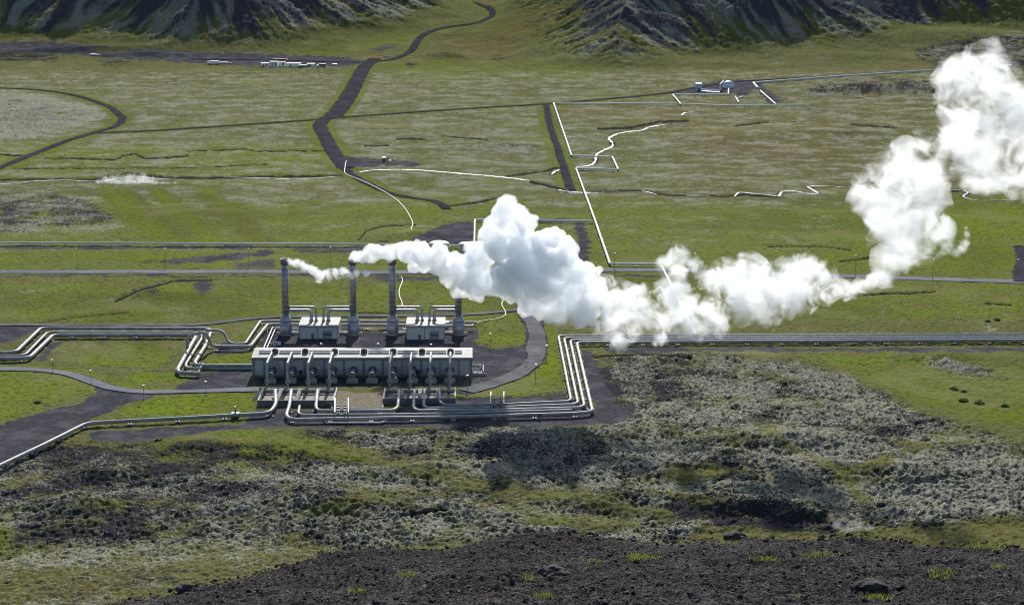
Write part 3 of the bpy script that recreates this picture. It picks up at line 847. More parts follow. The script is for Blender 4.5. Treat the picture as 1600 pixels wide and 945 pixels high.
# dark rock bank and ditches
put(rock, poly([(1045, 770), (1130, 775), (1240, 790), (1305, 812), (1320, 830), (1220, 830), (1120, 815), (1050, 795)], 3), 1.2); put(moss, poly([(1045, 770), (1130, 775), (1240, 790), (1305, 812), (1320, 830), (1220, 830), (1120, 815), (1050, 795)], 3), .04, 'set')
put(rust, poly([(1045, 775), (1200, 790), (1220, 815), (1100, 810)], 6), .5)
DITCHES = [([(70, 247), (120, 247), (180, 249), (195, 242), (210, 240), (228, 247), (260, 246), (292, 243)], 1.3), ([(290, 236), (340, 234), (380, 232), (400, 236), (500, 235), (530, 234)], 1.0), ([(0, 241), (36, 243)], 1.2), ([(20, 263), (300, 262), (420, 256)], .7),
           ([(0, 280), (60, 279), (150, 280), (165, 275), (200, 270), (240, 275), (270, 277), (330, 277.5), (400, 275), (470, 275), (535, 274)], 1.6), ([(620, 217), (645, 216), (666, 218)], 1.2), ([(690, 212), (740, 216), (762, 218)], 1.0), ([(570, 228), (606, 227)], 1.0),
           ([(700, 321), (745, 316), (775, 309)], 1.3), ([(828, 283), (850, 288), (870, 293), (886, 298)], 1.8), ([(790, 275), (845, 268), (872, 262)], 1.4), ([(905, 299.5), (990, 297), (1010, 299), (1050, 305), (1130, 306), (1165, 304), (1215, 307)], 1.2), ([(1300, 290), (1330, 294), (1420, 300), (1470, 299), (1510, 297)], 1.2),
           ([(1200, 384), (1290, 385), (1312, 388), (1330, 390)], .9), ([(1312, 408), (1365, 401)], 1.0), ([(1350, 459.5), (1420, 457), (1462, 455)], 1.2), ([(1540, 473), (1580, 476)], 1.0), ([(935, 201), (985, 199), (1030, 190), (1075, 188)], 1.8), ([(1150, 196), (1200, 190)], 1.2), ([(1330, 194), (1400, 199)], 1.0),
           ([(560, 374), (572, 360), (600, 352), (650, 350)], 1.3), ([(40, 508), (100, 497), (200, 488)], .9), ([(180, 470), (210, 455), (270, 438), (330, 437)], 2.2), ([(560, 488), (700, 492)], .8), ([(930, 556), (1010, 552), (1080, 558)], 2.2), ([(560, 815), (700, 790)], 1.2), ([(640, 800), (690, 790)], 1.5)]
for a_ in (moss, rock, lava):
    a_[:] = blur(a_, 2)
    a_[560:] = blur(a_, 5)[560:]
for pts_, w_ in DITCHES:
    put(ditch, line(pts_, w_), .7 if pts_[0] in ((180, 470), (560, 374), (40, 508)) else 1.0)
put(flat, np.maximum(PLANT, poly([(395, 545), (740, 545), (740, 660), (930, 620), (930, 665), (395, 665)], 3)), 1.0); put(flat, gravel, .8)


def sample(a, u, v):
    x = np.clip(u - .5, 0, RW - 1.001); y = np.clip(v - .5, 0, RH - 1.001)
    i = x.astype(np.int32); j = y.astype(np.int32); fx = (x - i).astype(np.float32); fy = (y - j).astype(np.float32)
    return (a[j, i] * (1 - fx) + a[j, i + 1] * fx) * (1 - fy) + (a[j + 1, i] * (1 - fx) + a[j + 1, i + 1] * fx) * fy


# ------------------------------------------------------------------ the ground: one sheet, finer where it is nearer
def build_ground():
    rows = list(np.arange(-60, 100, 20.)) + list(np.arange(100, 112, 2.))
    for v in np.linspace(965, 836, 170):                     # the near ridge
        r = ray(CX, v); a = -r[2] / r[1]
        # near surface: z = zc + .2 (E_C - e) ; approximate with mean crest height
        zc = 117.0
        e = (CAM[2] - zc - .2 * E_C) / (a - .2)
        rows.append(float(np.clip(e, 112, E_C + 2)))
    rows += list(np.linspace(E_C + 2.5, 330, 50)) + list(np.linspace(335, 430, 30))
    v = 950.0
    while True:
        r = ray(CX, v); e = CAM[2] * r[1] / -r[2]
        if e > 1950: break
        if e > 432: rows.append(e)
        v -= 1.1
    e = 1950.0; st = 10.0
    while e < 3300:
        rows.append(e); e += st
        if e > 2080: st = 3.2
        if e > 2900: st = 12.0
    rows += list(np.arange(3310, 4300, 20.)) + list(np.arange(4350, 6500, 120.))
    ev = np.array(sorted(set(np.round(rows, 3))))
    half = np.tan(np.arctan(1.0)) * 0 + 1
    kl = (-CX - 330) / F; kr = (1600 - CX + 330) / F
    k = np.concatenate([np.linspace(-1.6, kl, 90)[:-1], np.linspace(kl, kr, 1880), np.linspace(kr, 1.6, 90)[1:]])
    E_, K_ = np.meshgrid(ev, k, indexing='ij')
    # depth along the optical axis at ground height keeps the columns straight
    X = K_ * (np.maximum(E_, 70) * cp + 120 * sp)
    Y = E_ + CAM[1]
    nr, nc = X.shape
    X = X.ravel(); Y = Y.ravel(); E = E_.ravel()
    Zm = macro(X, Y)
    u, vpx = project(X, Y, Zm)
    # ragged mask borders
    j = 3.0
    wu = n2(X / 7, Y / 7, 21) * 6 + n2(X / 2.5, Y / 2.5, 22) * 3; wv = (n2(X / 9, Y / 14, 23) * 3 + n2(X / 3, Y / 5, 24) * 1.2)
    us, vs_ = u + wu, vpx + wv
    g = {nm: sample(a, us, vs_) for nm, a in (('moss', moss), ('gravel', gravel), ('lush', lush), ('rock', rock), ('rust', rust), ('sand', sand), ('lava', lava), ('olive', olive))}
    dit = sample(ditch, u + .25 * wu, vpx + .25 * wv)
    pn = .5 * n2(X / 30, Y / 26, 25) + .35 * n2(X / 12, Y / 11, 26) + .25 * n2(X / 5, Y / 5, 27)
    g['moss'] = np.clip(g['moss'] * (1 + .75 * pn) , 0, 1.2); g['rock'] = np.clip(g['rock'] * (1 - .7 * n2(X / 22, Y / 20, 28) + .5 * n2(X / 7, Y / 7, 29)), 0, 1.2)
    g['rock'] = np.maximum(g['rock'], 1.3 * sst(.25, .6, dit)); g['moss'] = g['moss'] * (1 - dit)
    pl = .6 * n2(X / 26, Y / 24, 41) + .5 * n2(X / 10, Y / 10, 42)
    g['lush'] = np.clip(g['lush'] + .45 * pl * sst(0, .2, g['lush']), 0, 1); g['rust'] = np.clip(g['rust'] * (1 + .8 * pl), 0, 1); g['olive'] = np.clip(g['olive'] + .4 * n2(X / 18, Y / 18, 43), 0, 1)
    fl = sample(flat, u, vpx)
    # roads and streams press the ground flat
    

    def near_line(line, reach):
        res = np.full(X.shape, 1e9, np.float32)
        P = np.array([(p.x, p.y) for p in line])
        ch = 6
        for s in range(0, len(P) - 1, ch):
            Q = P[s:s + ch + 1]
            m = np.where((X > Q[:, 0].min() - reach) & (X < Q[:, 0].max() + reach) & (Y > Q[:, 1].min() - reach) & (Y < Q[:, 1].max() + reach))[0]
            if len(m) == 0: continue
            xs, ys = X[m], Y[m]
            best = np.full(len(m), 1e9)
            for q in range(len(Q) - 1):
                a, b = Q[q], Q[q + 1]; d = b - a; L = max(1e-6, float(d @ d))
                t = np.clip(((xs - a[0]) * d[0] + (ys - a[1]) * d[1]) / L, 0, 1)
                best = np.minimum(best, np.hypot(xs - a[0] - t * d[0], ys - a[1] - t * d[1]))
            res[m] = np.minimum(res[m], best)
        return res
    rag = n2(X / 3.1, Y / 3.1, 31)
    for n, l, w, m_ in road_lines:
        d = near_line(l, w / 2 + 25)
        fl = np.maximum(fl, 1 - sst(w / 2 + 1.0, w / 2 + 7 + .004 * E, d))
        g['gravel'] = np.maximum(g['gravel'], .9 * (1 - sst(w / 2 - .3, w / 2 + (1.2 if 'plant' in n or n == 'highway' else 2.0), d + rag * 1.6)))
        verge = (1 - sst(w / 2 + 1, w / 2 + 9, d))
        g['lush'] = np.maximum(g['lush'], .7 * verge); g['moss'] = g['moss'] * (1 - .7 * verge)
    for l, w in stream_lines:
        d = near_line(l, w / 2 + 20)
        fl = np.maximum(fl, 1 - sst(w / 2 + .5, w / 2 + 4 + .003 * E, d))
        bank = (1 - sst(w / 2 + .5, w / 2 + 3.0, d + rag * 1.2))
        # the far bank of the brook is undercut and bare
        g['rock'] = np.maximum(g['rock'], .8 * bank)
    mt = np.full(X.shape, -500.0); al = np.zeros(X.shape)
    fm = E > 1500
    mt[fm], al[fm] = hill_coords(X[fm], Y[fm])
    mt = mt + 16 * n2(X / 80, Y / 110, 3) + 6 * n2(X / 28, Y / 40, 5)
    hillm = sst(-15, 40, mt)
    gap = np.ones(X.shape)
    # hillside: dark scree with ribs of grey moss and tongues of grass
    rib = n2(al / 20 + .8 * n2(X / 40, Y / 60, 51), mt / 260, 52) + .55 * n2(al / 8 + .5 * n2(X / 16, Y / 30, 56), mt / 80, 53)
    rib2 = n2(al / 60, mt / 150, 54)
    up = sst(15, 120, mt)
    hm = np.clip(.58 + .9 * rib + .5 * rib2 + .15 - .25 * up, 0, 1)
    scree = np.clip(.45 + .75 * up - 1.0 * rib + .5 * rib2, 0, 1)
    flank = sst(_bl[11], _bl[14], al) * (1 - sst(_bl[18], _bl[20], al))
    scree = scree * (1 - .7 * flank * (1 - up)); hm = hm * (1 - .3 * flank)
    g['moss'] = g['moss'] * (1 - hillm) + hillm * hm * .95
    g['rock'] = g['rock'] * (1 - hillm) + hillm * np.clip(scree * 1.1, 0, 1.1)
    g['gravel'] = g['gravel'] * (1 - hillm)
    gr = np.clip(.75 - 1.0 * up + 1.1 * n2(al / 24, mt / 120, 58), 0, 1) * hillm
    g['rock'] = g['rock'] * (1 - .75 * np.clip(gr * 1.3 - .2, 0, 1))
    g['lush'] = g['lush'] * (1 - hillm) + gr * .55
    g['olive'] = np.maximum(g['olive'] * (1 - hillm), hillm * .7)
    g['rust'] = g['rust'] + hillm * .35 * np.clip(n2(X / 80, Y / 80, 59), 0, 1)
    # near ridge
    rz = sst(E_C + 60, E_C + 8, E) * 1.0
    ridge = np.where(E < E_C + 60, rz, 0.0)
    lowleft = 0
    # relief
    tus = .30 * n2(X / 2.4, Y / 2.4, 61) + .16 * n2(X / 1.15, Y / 1.15, 62)
    tus0 = tus
    tus = tus + sst(900, 1500, E) * .55 * n2(X / 5.0, Y / 9.0, 63) + sst(1400, 2000, E) * .7 * n2(X / 9, Y / 18, 64)
    big = 1 - np.abs(n2(X / 13, Y / 11, 71)) * 2
    l1 = (1 - np.abs(n2(X / 7.5 + .3 * n2(X / 20, Y / 20, 70), Y / 6.5, 72)) * 2.2)
    l2 = (1 - np.abs(n2(X / 3.2, Y / 3.0, 73)) * 2.2); l3 = n2(X / 1.4, Y / 1.4, 74); l4 = n2(X / .75, Y / .75, 75)
    lav = .26 * big + .36 * l1 + .42 * l2 + .46 * l3 + .28 * l4 - .35
    lo = 1.8 * n2(X / 42, Y / 34, 76) + .9 * n2(X / 18, Y / 15, 77)
    la = g['lava'] * (1 - fl)
    hz = hillm * (1 - .0)
    relief = tus * (1 - fl) * (1 - .4 * hz) * (.75 + .35 * g['moss']) + la * lav * 1.05 + sst(.2, .7, g['lava']) * (1 - fl) * lo * 1.0 * sst(640, 700, vpx)
    relief = relief - 1.3 * dit * (1 - .5 * fl)
    relief = relief * (1 - sst(E_C + 200, E_C + 60, E))
    ho = hz * (1.5 * n2(X / 9, Y / 12, 81) + 1.1 * n2(X / 4.2, Y / 6, 82) + .6 * n2(X / 2.1, Y / 4, 83)) * (1 - fl)
    nr_ = .15 * (1 - np.abs(n2(X / 2.6, Y / 2.6, 91)) * 2) + .12 * n2(X / 1.05, Y / 1.05, 92) + .13 * n2(X / .48, Y / .48, 93) + .07 * n2(X / .24, Y / .24, 94)
    Zf = Zm + relief + ho + np.where(E < E_C + 60, nr_ * rz, 0)
    reln = np.clip(.5 + .45 * (tus0 * 1.2 * (1 - la) + la * lav * .75 + hz * .3 * n2(X / 4.2, Y / 7, 82)), 0, 1)
    co = np.stack([X, Y, Zf], 1).astype(np.float32)
    idx = np.arange(nr * nc, dtype=np.int32).reshape(nr, nc)
    q = np.stack([idx[:-1, :-1], idx[:-1, 1:], idx[1:, 1:], idx[1:, :-1]], -1).reshape(-1, 4)
    me = bpy.data.meshes.new('ground')
    me.vertices.add(len(co)); me.vertices.foreach_set('co', co.ravel())
    nq = len(q)
    me.loops.add(nq * 4); me.loops.foreach_set('vertex_index', q.ravel())
    me.polygons.add(nq); me.polygons.foreach_set('loop_start', np.arange(0, nq * 4, 4, dtype=np.int32))
    me.polygons.foreach_set('use_smooth', np.ones(nq, bool))
    me.update(calc_edges=True)
    one = np.ones(len(co), np.float32)

    def attr(nm, r, g_, b_, one=one):
        a = me.attributes.new(nm, 'FLOAT_COLOR', 'POINT')
        a.data.foreach_set('color', np.stack([np.clip(r, 0, 1.2), np.clip(g_, 0, 1), np.clip(b_, 0, 1), one], 1).astype(np.float32).ravel())
    attr('cover_a', g['moss'], g['gravel'], g['lush'], hillm.astype(np.float32)); attr('cover_b', g['rock'], g['rust'], g['sand']); attr('cover_c', reln, ridge, g['olive'])
    me.materials.append(M['ground'])
    o = bpy.data.objects.new('ground', me); COL.objects.link(o)
    tag(o, kind='structure')
    print('ground', nr, nc, len(co))
    return o


build_ground()

# ------------------------------------------------------------------ pipes
def support(mb, p, r, d):
    """a small steel trestle under the pipe at p"""
    s = Vector((d.y, -d.x, 0))
    if s.length < .1: return
    s.normalize()
    g0 = float(macro(p.x, p.y)[0]) - .15
    zt = p.z - r
    for k in (-1, 1):
        a = p + s * k * r * 1.15
        mb.bar((a.x, a.y, g0), (a.x, a.y, zt + .1), .22)
    a, b = p - s * r * 1.5, p + s * r * 1.5
    mb.bar((a.x, a.y, zt - .05), (b.x, b.y, zt - .05), .26, .2)
    mb.box((p.x, p.y, g0 + .15), (r * 4, r * 2.2, .5), math.atan2(s.y, s.x))


def pipe(name, label, px, dia, mat='pipe', fil=2.0, group=None, cat='pipeline', spacing=13.0, world=None, seg=12, sup=True):
    pts = world if world else [W(u, v, z) for u, v, z in px]
    path = fillet(pts, fil)
    base = Vector((path[0].x, path[0].y, 0))
    root = thing(name, label, cat, base, group)
    MB().tube(path, dia / 2, seg).build('pipe_run', M[mat], root)
    if sup:
        acc = spacing * .6
        for i in range(len(pts) - 1):
            a, b = pts[i], pts[i + 1]; L = (b - a).length
            if abs((b - a).z) > .3 * L: continue
            while acc < L:
                p = a.lerp(b, acc / L)
                up = p + Vector((0, 0, .0))
                if -260 < p.x < 320:
                    m = MB(); support(m, p, dia / 2, (b - a).normalized()); m.build('pipe_support', M['steel'], root)
                acc += spacing
            acc -= L
    return root


z1 = 1.3
# main pair and third pipe on the left
pipe('steam_pipeline', 'thick grey pipe farthest from the viewer in the left-hand triple pipe bend', [(-160, 551, z1), (24, 551, z1), (64, 512.5, z1), (322, 513.5, z1), (330, 517, z1), (322, 538, z1), (304, 567, z1), (308, 571, z1), (394, 571.5, z1)], 1.5, fil=4)
pipe('steam_pipeline', 'slimmer grey pipe in the middle of the left-hand triple pipe bend', [(-160, 557, z1), (38, 556, z1), (74, 519, z1), (310, 519.5, z1), (317, 526, z1), (289.5, 570, z1), (293, 575.5, z1), (314, 576, z1)], 1.1, fil=4)
pipe('steam_pipeline', 'thick grey pipe nearest the viewer in the left-hand triple pipe bend', [(-160, 561, z1), (45, 560, z1), (83, 523.5, z1), (299, 523.5, z1), (306, 526, z1), (277, 578, z1), (281, 583, z1), (313, 583.5, z1)], 1.6, fil=4)
pa = W(293, 546, z1)
pipe('expansion_pipe', 'grey pipe arching over the left pipes before running to the stacks, nearer loop', None, 1.25, fil=2.6,
     world=[pa, pa + Vector((0, 0, 5.6)), PY(322, 518, pa.y), W(330, 541, z1 + .4), W(391, 541.5, z1 + .4), W(418, 507, z1 + .4), W(470, 507, z1 + .4), W(640, 508, z1 + .4), W(740, 510, z1 + .4)], spacing=16)
pb = W(318, 532, z1)
pipe('expansion_pipe', 'grey pipe arching over the left pipes before running to the stacks, farther loop', None, 1.1, fil=2.6,
     world=[pb, PY(318, 516, pb.y), PY(348, 516, pb.y), W(358, 537, z1), W(383, 537.5, z1), W(407, 501.5, z1), W(470, 501.5, z1), W(640, 502.5, z1), W(745, 504, z1)], spacing=16)
pipe('condensate_pipe', 'thin white pipe descending beside the left stack to the hall roof edge, outer', [(470, 511, 1), (426, 511, 1), (411, 546, 1)], .55, 'white_pipe', 1.5)
pipe('condensate_pipe', 'thin white pipe descending beside the left stack to the hall roof edge, inner', [(470, 513.5, 1), (430, 514, 1), (416, 546, 1)], .45, 'white_pipe', 1.5)
# pipe culvert at the left end of the hall
rt = thing('pipe_duct', 'low pale concrete pipe duct with a slanted end wall left of the hall', 'duct', W(314, 578))
a, b = W(314, 576.5), W(395, 577.5)
MB().bar((a.x, a.y, .45), (b.x, b.y, .45), .5, .9).build('duct_wall', M['pale'], rt)
a2, b2 = W(318, 573), W(308, 588)
MB().bar((a2.x, a2.y, 1.2), (b2.x, b2.y, .4), .4, 1.2).build('end_wall', M['pale'], rt)
# front-left pipe
pipe('steam_pipeline', 'long grey pipe slanting across the bottom left gravel and up to the left header basin', [(-220, 838, z1), (0, 727, z1), (70, 694, z1), (136, 661, z1), (250, 655, z1), (368, 648.5, z1), (421, 645.5, z1), (431, 632, 1.8), (430, 609.5, 2.2)], 1.35, fil=3.5, spacing=16)
# lower front lines, left end to the right corner and out along the valley
YR = lambda v: v
pipe('steam_pipeline', 'outermost grey pipe of the front bundle with the widest bend at the right corner', [(455, 609.5, 2.2), (452, 634, 1.8), (447, 649, z1), (454, 655.5, z1), (560, 653.5, z1), (700, 651.5, z1), (900, 646, z1), (926, 643, z1), (901, 535, z1), (1090, 533.8, z1), (1600, 531.5, z1), (1900, 530, z1)], 1.25, fil=3.5, spacing=14)
pipe('steam_pipeline', 'grey pipe of the front bundle that stops short beside the right bend', [(468, 634, 1.2), (466, 645, z1), (472, 648.5, z1), (600, 647.5, z1), (700, 646, z1), (893, 640.5, z1)], .9, fil=2.5)
pipe('steam_pipeline', 'grey pipe looping from the left header basin over to the right one', [(496, 609.5, 2.2), (493.5, 637, z1), (498, 642, z1), (560, 642, z1), (614, 641.5, z1), (622, 636, z1), (623.5, 609.5, 2.2)], 1.2, fil=2.5)
pipe('steam_pipeline', 'third grey pipe counted from the inside of the right bend', [(647.5, 609.5, 2.2), (646, 637, z1), (652, 641.5, z1), (780, 640.5, z1), (905, 637, z1), (913, 633.5, z1), (891, 531.5, z1), (1090, 530.5, z1), (1600, 528.3, z1), (1900, 527, z1)], 1.15, fil=3)
pipe('steam_pipeline', 'second grey pipe counted from the inside of the right bend', [(663, 609.5, 2.2), (662, 634, z1), (667, 637.5, z1), (780, 636.5, z1), (896, 632, z1), (903, 629, z1), (881.5, 528, z1), (1090, 527.3, z1), (1600, 525.5, z1), (1900, 524, z1)], 1.1, fil=3)
pipe('steam_pipeline', 'innermost grey pipe of the right bend, ending at the rightmost riser', [(686.5, 609.5, 2.2), (687, 628, z1), (695, 633, z1), (780, 632, z1), (887, 627, z1), (892, 624, z1), (872.5, 524.5, z1), (1090, 524, z1), (1600, 522.4, z1), (1900, 521, z1)], 1.05, fil=3)
pipe('drain_pipe', 'short pale pipe lying lowest in front of the bundle', [(505, 652, .5), (509, 660, .6), (597, 660, .6), (604, 656.5, .6)], .6, 'white_pipe', 1.2)
# valley pipes
WP = 'white_pipe'
pipe('valley_pipeline', 'white pipe zigzagging down the valley from the separator to the valley road', [(1260, 164, z1), (1130, 165, z1), (1066, 162.5, z1), (865, 161, z1), (893, 243, z1), (957, 245.5, z1), (966, 265, z1), (900, 263, z1), (930, 345, z1), (953, 412, z1), (1030, 412.5, z1)], 1.25, WP, 1.5, spacing=22)
pipe('valley_pipeline', 'short white pipe behind the steam between road and right pipe bundle', [(1034, 416, z1), (1045, 438, z1), (1080, 508, z1), (1087, 522, z1)], 1.1, WP, 1.5, spacing=22)
pipe('valley_pipeline', 'white branch pipe from the zigzag line to the dome vessel', [(1064, 163, z1), (1051, 148, z1), (1138, 147.5, z1), (1138.5, 139, z1)], 1.3, WP, 1.5, spacing=22)
pipe('valley_pipeline', 'white pipe along the track below the right hillside', [(1900, 80, z1), (1600, 101, z1), (1470, 109, z1), (1300, 120, z1), (1177, 129.5, z1), (1184, 137, z1)], 2.0, WP, 1.5, spacing=30)
pipe('valley_pipeline', 'short white slanted pipe right of the dome vessel', [(1187, 141, z1), (1212, 163, z1)], 1.4, WP, 1.5, spacing=30)
pipe('valley_pipeline', 'long straight white pipe crossing the left valley floor above the road', [(-200, 377.5, z1), (0, 379, z1), (300, 380.5, z1), (560, 381.5, z1), (720, 383.5, z1)], .95, WP, 1.0, spacing=16)
pipe('valley_pipeline', 'white pipe joining the tanks to the zigzag line behind the plume', [(741, 384, z1), (742, 343, z1), (820, 343.5, z1), (926, 345.5, z1)], 1.0, WP, 1.2, spacing=18)
for lab, px in (('thin pale pipe winding down from the gravel spur to the tanks', [(541, 251, .4), (539, 262, .4), (541, 272, .4), (570, 284, .4), (608, 304, .4), (630, 322, .4), (643, 343, .4), (645, 349, .4), (643, 358, .4), (645, 374, .4)]),
                ('thin pale pipe hanging in a curve behind the third stack', [(627, 433, .4), (629, 438, .4), (624, 452, .4), (624, 462, .4), (628, 472, .4), (628, 481, .4)]),
                ('thin pale pipe curving to the fourth stack from under the plume', [(783, 458, .4), (787, 466, .4), (784, 476, .4), (790, 488, .4), (784, 496, .4), (750, 502, .4), (737, 508, .4), (722, 511, .4)])):
    w_ = catmull([W(*p) for p in px], 4)
    o = MB().tube(w_, .22 if '251' in str(px[0]) else .2, 6).build('thin_pipe', M['hose'], None, w_[0]); tag(o, lab, 'pipe')

# ------------------------------------------------------------------ turbine hall
yH = W(395, 589).y
xL, xR = PY(395, 589, yH).x, PY(737, 589, yH).x
hH = PY(560, 559.5, yH).z
DEP = 14.5
ctr = Vector(((xL + xR) / 2, yH + DEP / 2, 0))
hall = thing('turbine_hall', 'long low grey clad power hall with a pale roof and domed roof vents', 'power hall', ctr)
mb = MB().box((ctr.x, yH + DEP / 2, hH / 2 - .5), (xR - xL, DEP, hH + 1)); mb.build('wall', M['wall'], hall)
# shallow roof with eave overhang
rv = []
zr0, zr1 = hH + .02, hH + 1.05
prof = [(-.45, zr0), (-.45, zr0 + .35), (9.6, zr1 + .3), (DEP + .4, zr0 + .55), (DEP + .4, zr0)]
for x in (xL - .3, xR + .3):
    rv += [(x, yH + a, z) for a, z in prof]
n = len(prof)
fs = [tuple(range(n)), tuple(range(2 * n - 1, n - 1, -1))] + [(i, n + i, n + (i + 1) % n, (i + 1) % n) for i in range(n)]
rf = MB().add(rv, fs).build('roof', M['roof'], hall)
MB().box((ctr.x, yH - .5, hH - .28), (xR - xL + .8, .34, .72)).build('fascia', M['trim'], hall)
MB().box((ctr.x, yH - .06, .35), (xR - xL + .1, .3, .9)).build('plinth', M['dconcrete'], hall)
yv = W(560, 549, zr1 + .3).y
vx = [430, 477, 523, 569, 614.5, 659.5, 704]
segx = [xL + 2] + [PY(u, 549, yv).x for u in vx] + [xR - 2]
for i in range(len(segx) - 1):
    a, b = segx[i] + (1.6 if i else 0), segx[i + 1] - 1.6
    MB().box(((a + b) / 2, yv, zr1 + .42), (b - a, .9, .5)).build('roof_slot', M['trim'], hall)
for u in vx:
    c = PY(u, 549, yv); c.z = zr1 + .1
    r = 1.25
    pr = [(r, 0), (r, .45), (r * .94, .8), (r * .75, 1.15), (r * .4, 1.4), (.0, 1.5)]
    v_ = MB().lathe(c, pr, 16).build('roof_vent', M['steel'], hall)
    MB().box((c.x, c.y - r * .86, c.z + .55), (1.3, .3, .55)).build('vent_louvre', M['dark'], v_)
pil = [396.2, 413.5, 445, 476, 507, 537.5, 568, 598, 628, 658, 687.5, 717, 735.8]
for u in pil:
    x = PY(u, 575, yH).x
    wd = .5 if u in (628, 687.5, 717) else .95
    MB().box((x, yH - .07, hH / 2 - .2), (wd, .16, hH - 1.0)).build('pilaster', M['trim'], hall)
for u0, u1 in ((432, 441), (496, 505), (618, 626), (630, 639), (667, 676)):
    p, q = PY(u0, 562, yH - .12), PY(u1, 585, yH - .12)
    MB().bar(p, q, .14).build('brace', M['trim'], hall)
for u in (470, 653):
    p = PY(u, 588, yH)
    d = MB().box((p.x, yH - .1, 1.45), (1.25, .2, 2.5)).build('door', M['door'], hall)
    MB().box((p.x, yH - .22, 2.1), (.7, .06, .6)).build('window', M['glass'], d)
# outlet drums and risers
du = [426, 457.5, 489, 520.5, 552.5, 582.5, 614.5, 645.5, 674, 703]
ru = [417.5, 449.5, 482, 515, None, None, 609, 641, 672, 703]
DL = 9.0
zD = 2.8
for i, u in enumerate(du):
    p = PY(u, 577, yH); x = p.x
    root = thing('outlet_drum', '%s horizontal steel drum from the left along the front of the hall' % ORD[i], 'drum', Vector((x, yH - DL, 0)), 'steel drums along the hall front')
    rr = 1.05
    MB().tube([(x, yH - .2, zD), (x, yH - DL + .9, zD), (x, yH - DL + .5, zD), (x, yH - DL, zD)], [rr, rr, rr * .97, rr * .8], 20).build('drum_shell', M['steel'], root)
    MB().tube([(x, yH - .09, zD), (x, yH - .9, zD)], 1.5, 20).build('wall_collar', M['door'], root)
    for yy in (1.4, DL - .6):
        MB().tube([(x, yH - yy - .12, zD), (x, yH - yy + .12, zD)], rr + .1, 20).build('flange', M['valve' if yy > 4 else 'steel'], root)
    m = MB(); w_ = 2.1
    pts = [(-w_, 0), (w_, 0), (w_, 1.0), (w_ - .5, 1.65), (-w_ + .5, 1.65), (-w_, 1.0)]
    vs = [(x + a, yH - DL - .3, z) for a, z in pts] + [(x + a, yH - DL + 1.6, z) for a, z in pts]
    m.add(vs, [tuple(range(5, -1, -1))[::-1], tuple(range(11, 5, -1))] + [(k, 6 + k, 6 + (k + 1) % 6, (k + 1) % 6) for k in range(6)])
    m.build('footing', M['concrete'], root)
yHd = W(560, 609.5, 0).y
zA = PY(560, 568, yHd).z
for k, (u, ud) in enumerate([(a, b) for a, b in zip(ru, du) if a]):
    x = PY(u, 609, yHd).x; yE = yH - 1.6
    root = thing('riser_pipe', '%s tall grey pipe from the left arching from header basin to hall' % ORD[k], 'pipe', Vector((x, yHd, 0)), 'tall arched pipes in front of the hall')
    MB().tube(fillet([(x, yHd, .3), (x, yHd, zA), (x, yE, zA), (x, yE, 3.6)], .9, 5), .46, 14).build('pipe_run', M['pipe'], root)
    MB().tube([(x, yHd, 2.3), (x, yHd, 3.3)], .75, 12).build('valve', M['steel'], root)
    MB().tube([(x, yHd - .5, 2.8), (x, yHd - 1.3, 2.8)], .22, 8).build('valve_wheel', M['valve'], root)
    MB().tube([(x, yE, 3.9), (x, yE, 4.15)], .62, 14).build('flange', M['steel'], root)
    MB().box((x, yHd, .3), (1.5, 1.5, .6)).build('footing', M['concrete'], root)

# annex yard at the right end of the hall
rt = thing('walled_yard', 'low open yard with pale walls and white pipework at the right end of the hall', 'yard', Vector((xR + 2.5, yH + 8, 0)))
xe = PY(755, 578, W(755, 580).y).x
yB = yH + DEP - 2; yF = yH + 2.2
m = MB(); m.box(((xR + xe) / 2, yB, .9), (xe - xR - .8, .35, 1.8)); m.build('back_wall', M['pale'], rt)
MB().box((xe, (yB + yF) / 2, .9), (.4, yB - yF, 1.8)).build('side_wall', M['pale'], rt)
MB().box(((xR + xe) / 2 + .8, yF, .5), (xe - xR + 1.0, .35, 1.0)).build('front_wall', M['concrete'], rt)
MB().box(((xR + xe) / 2, (yB + yF) / 2, .06), (xe - xR - .8, yB - yF - .4, .12)).build('yard_floor', M['dconcrete'], rt)
MB().tube(fillet([(xR + .2, yF + 4.5, 1.3), (xe - 1.2, yF + 4.5, 1.3), (xe - 1.2, yF + 4.5, 3.2)], .6), .32, 10).build('pipe_run', M['valve'], rt)
ring = [(xR + 1.4 + 1.1 * math.cos(t), yF + 1.3, 1.5 + .9 * math.sin(t)) for t in np.linspace(0, 2 * math.pi, 20)]
MB().tube(ring, .22, 8).build('round_vent', M['valve'], rt)

# ------------------------------------------------------------------ header basins
def basin(label, ul, ur, vb, vf, sunlit):
    a = W(ul, vf); b = W(ur, vf); c = W(ul + 5, vb); d = W(ur, vb)
    yf = a.y; yb = c.y; x0, x1 = a.x, b.x
    root = thing('header_basin', label, 'basin', Vector(((x0 + x1) / 2, (yf + yb) / 2, 0)), 'concrete header basins')
    h = 2.1
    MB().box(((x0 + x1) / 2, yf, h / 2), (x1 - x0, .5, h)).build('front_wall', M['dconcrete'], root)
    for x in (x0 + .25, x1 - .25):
        MB().box((x, (yf + yb) / 2, h / 2 - .1), (.5, yb - yf - .6, h)).build('side_wall', M['pale' if x > x0 + 1 or sunlit else 'dconcrete'], root)  # sunlit side pale, unlit side dark: light put into the wall colour
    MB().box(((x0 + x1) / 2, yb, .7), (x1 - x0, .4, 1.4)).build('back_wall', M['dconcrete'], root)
    MB().box(((x0 + x1) / 2, (yf + yb) / 2, .1), (x1 - x0 - 1.2, yb - yf - .6, .2)).build('basin_floor', M['floor'], root)
    for k in range(1, 4):
        x = x0 + (x1 - x0) * k / 4
        MB().box((x, (yf + yb) / 2, h / 2 - .25), (1.3, yb - yf - .8, h - .3)).build('cross_wall', M['dconcrete'], root)
    return x0, x1, yf, yb


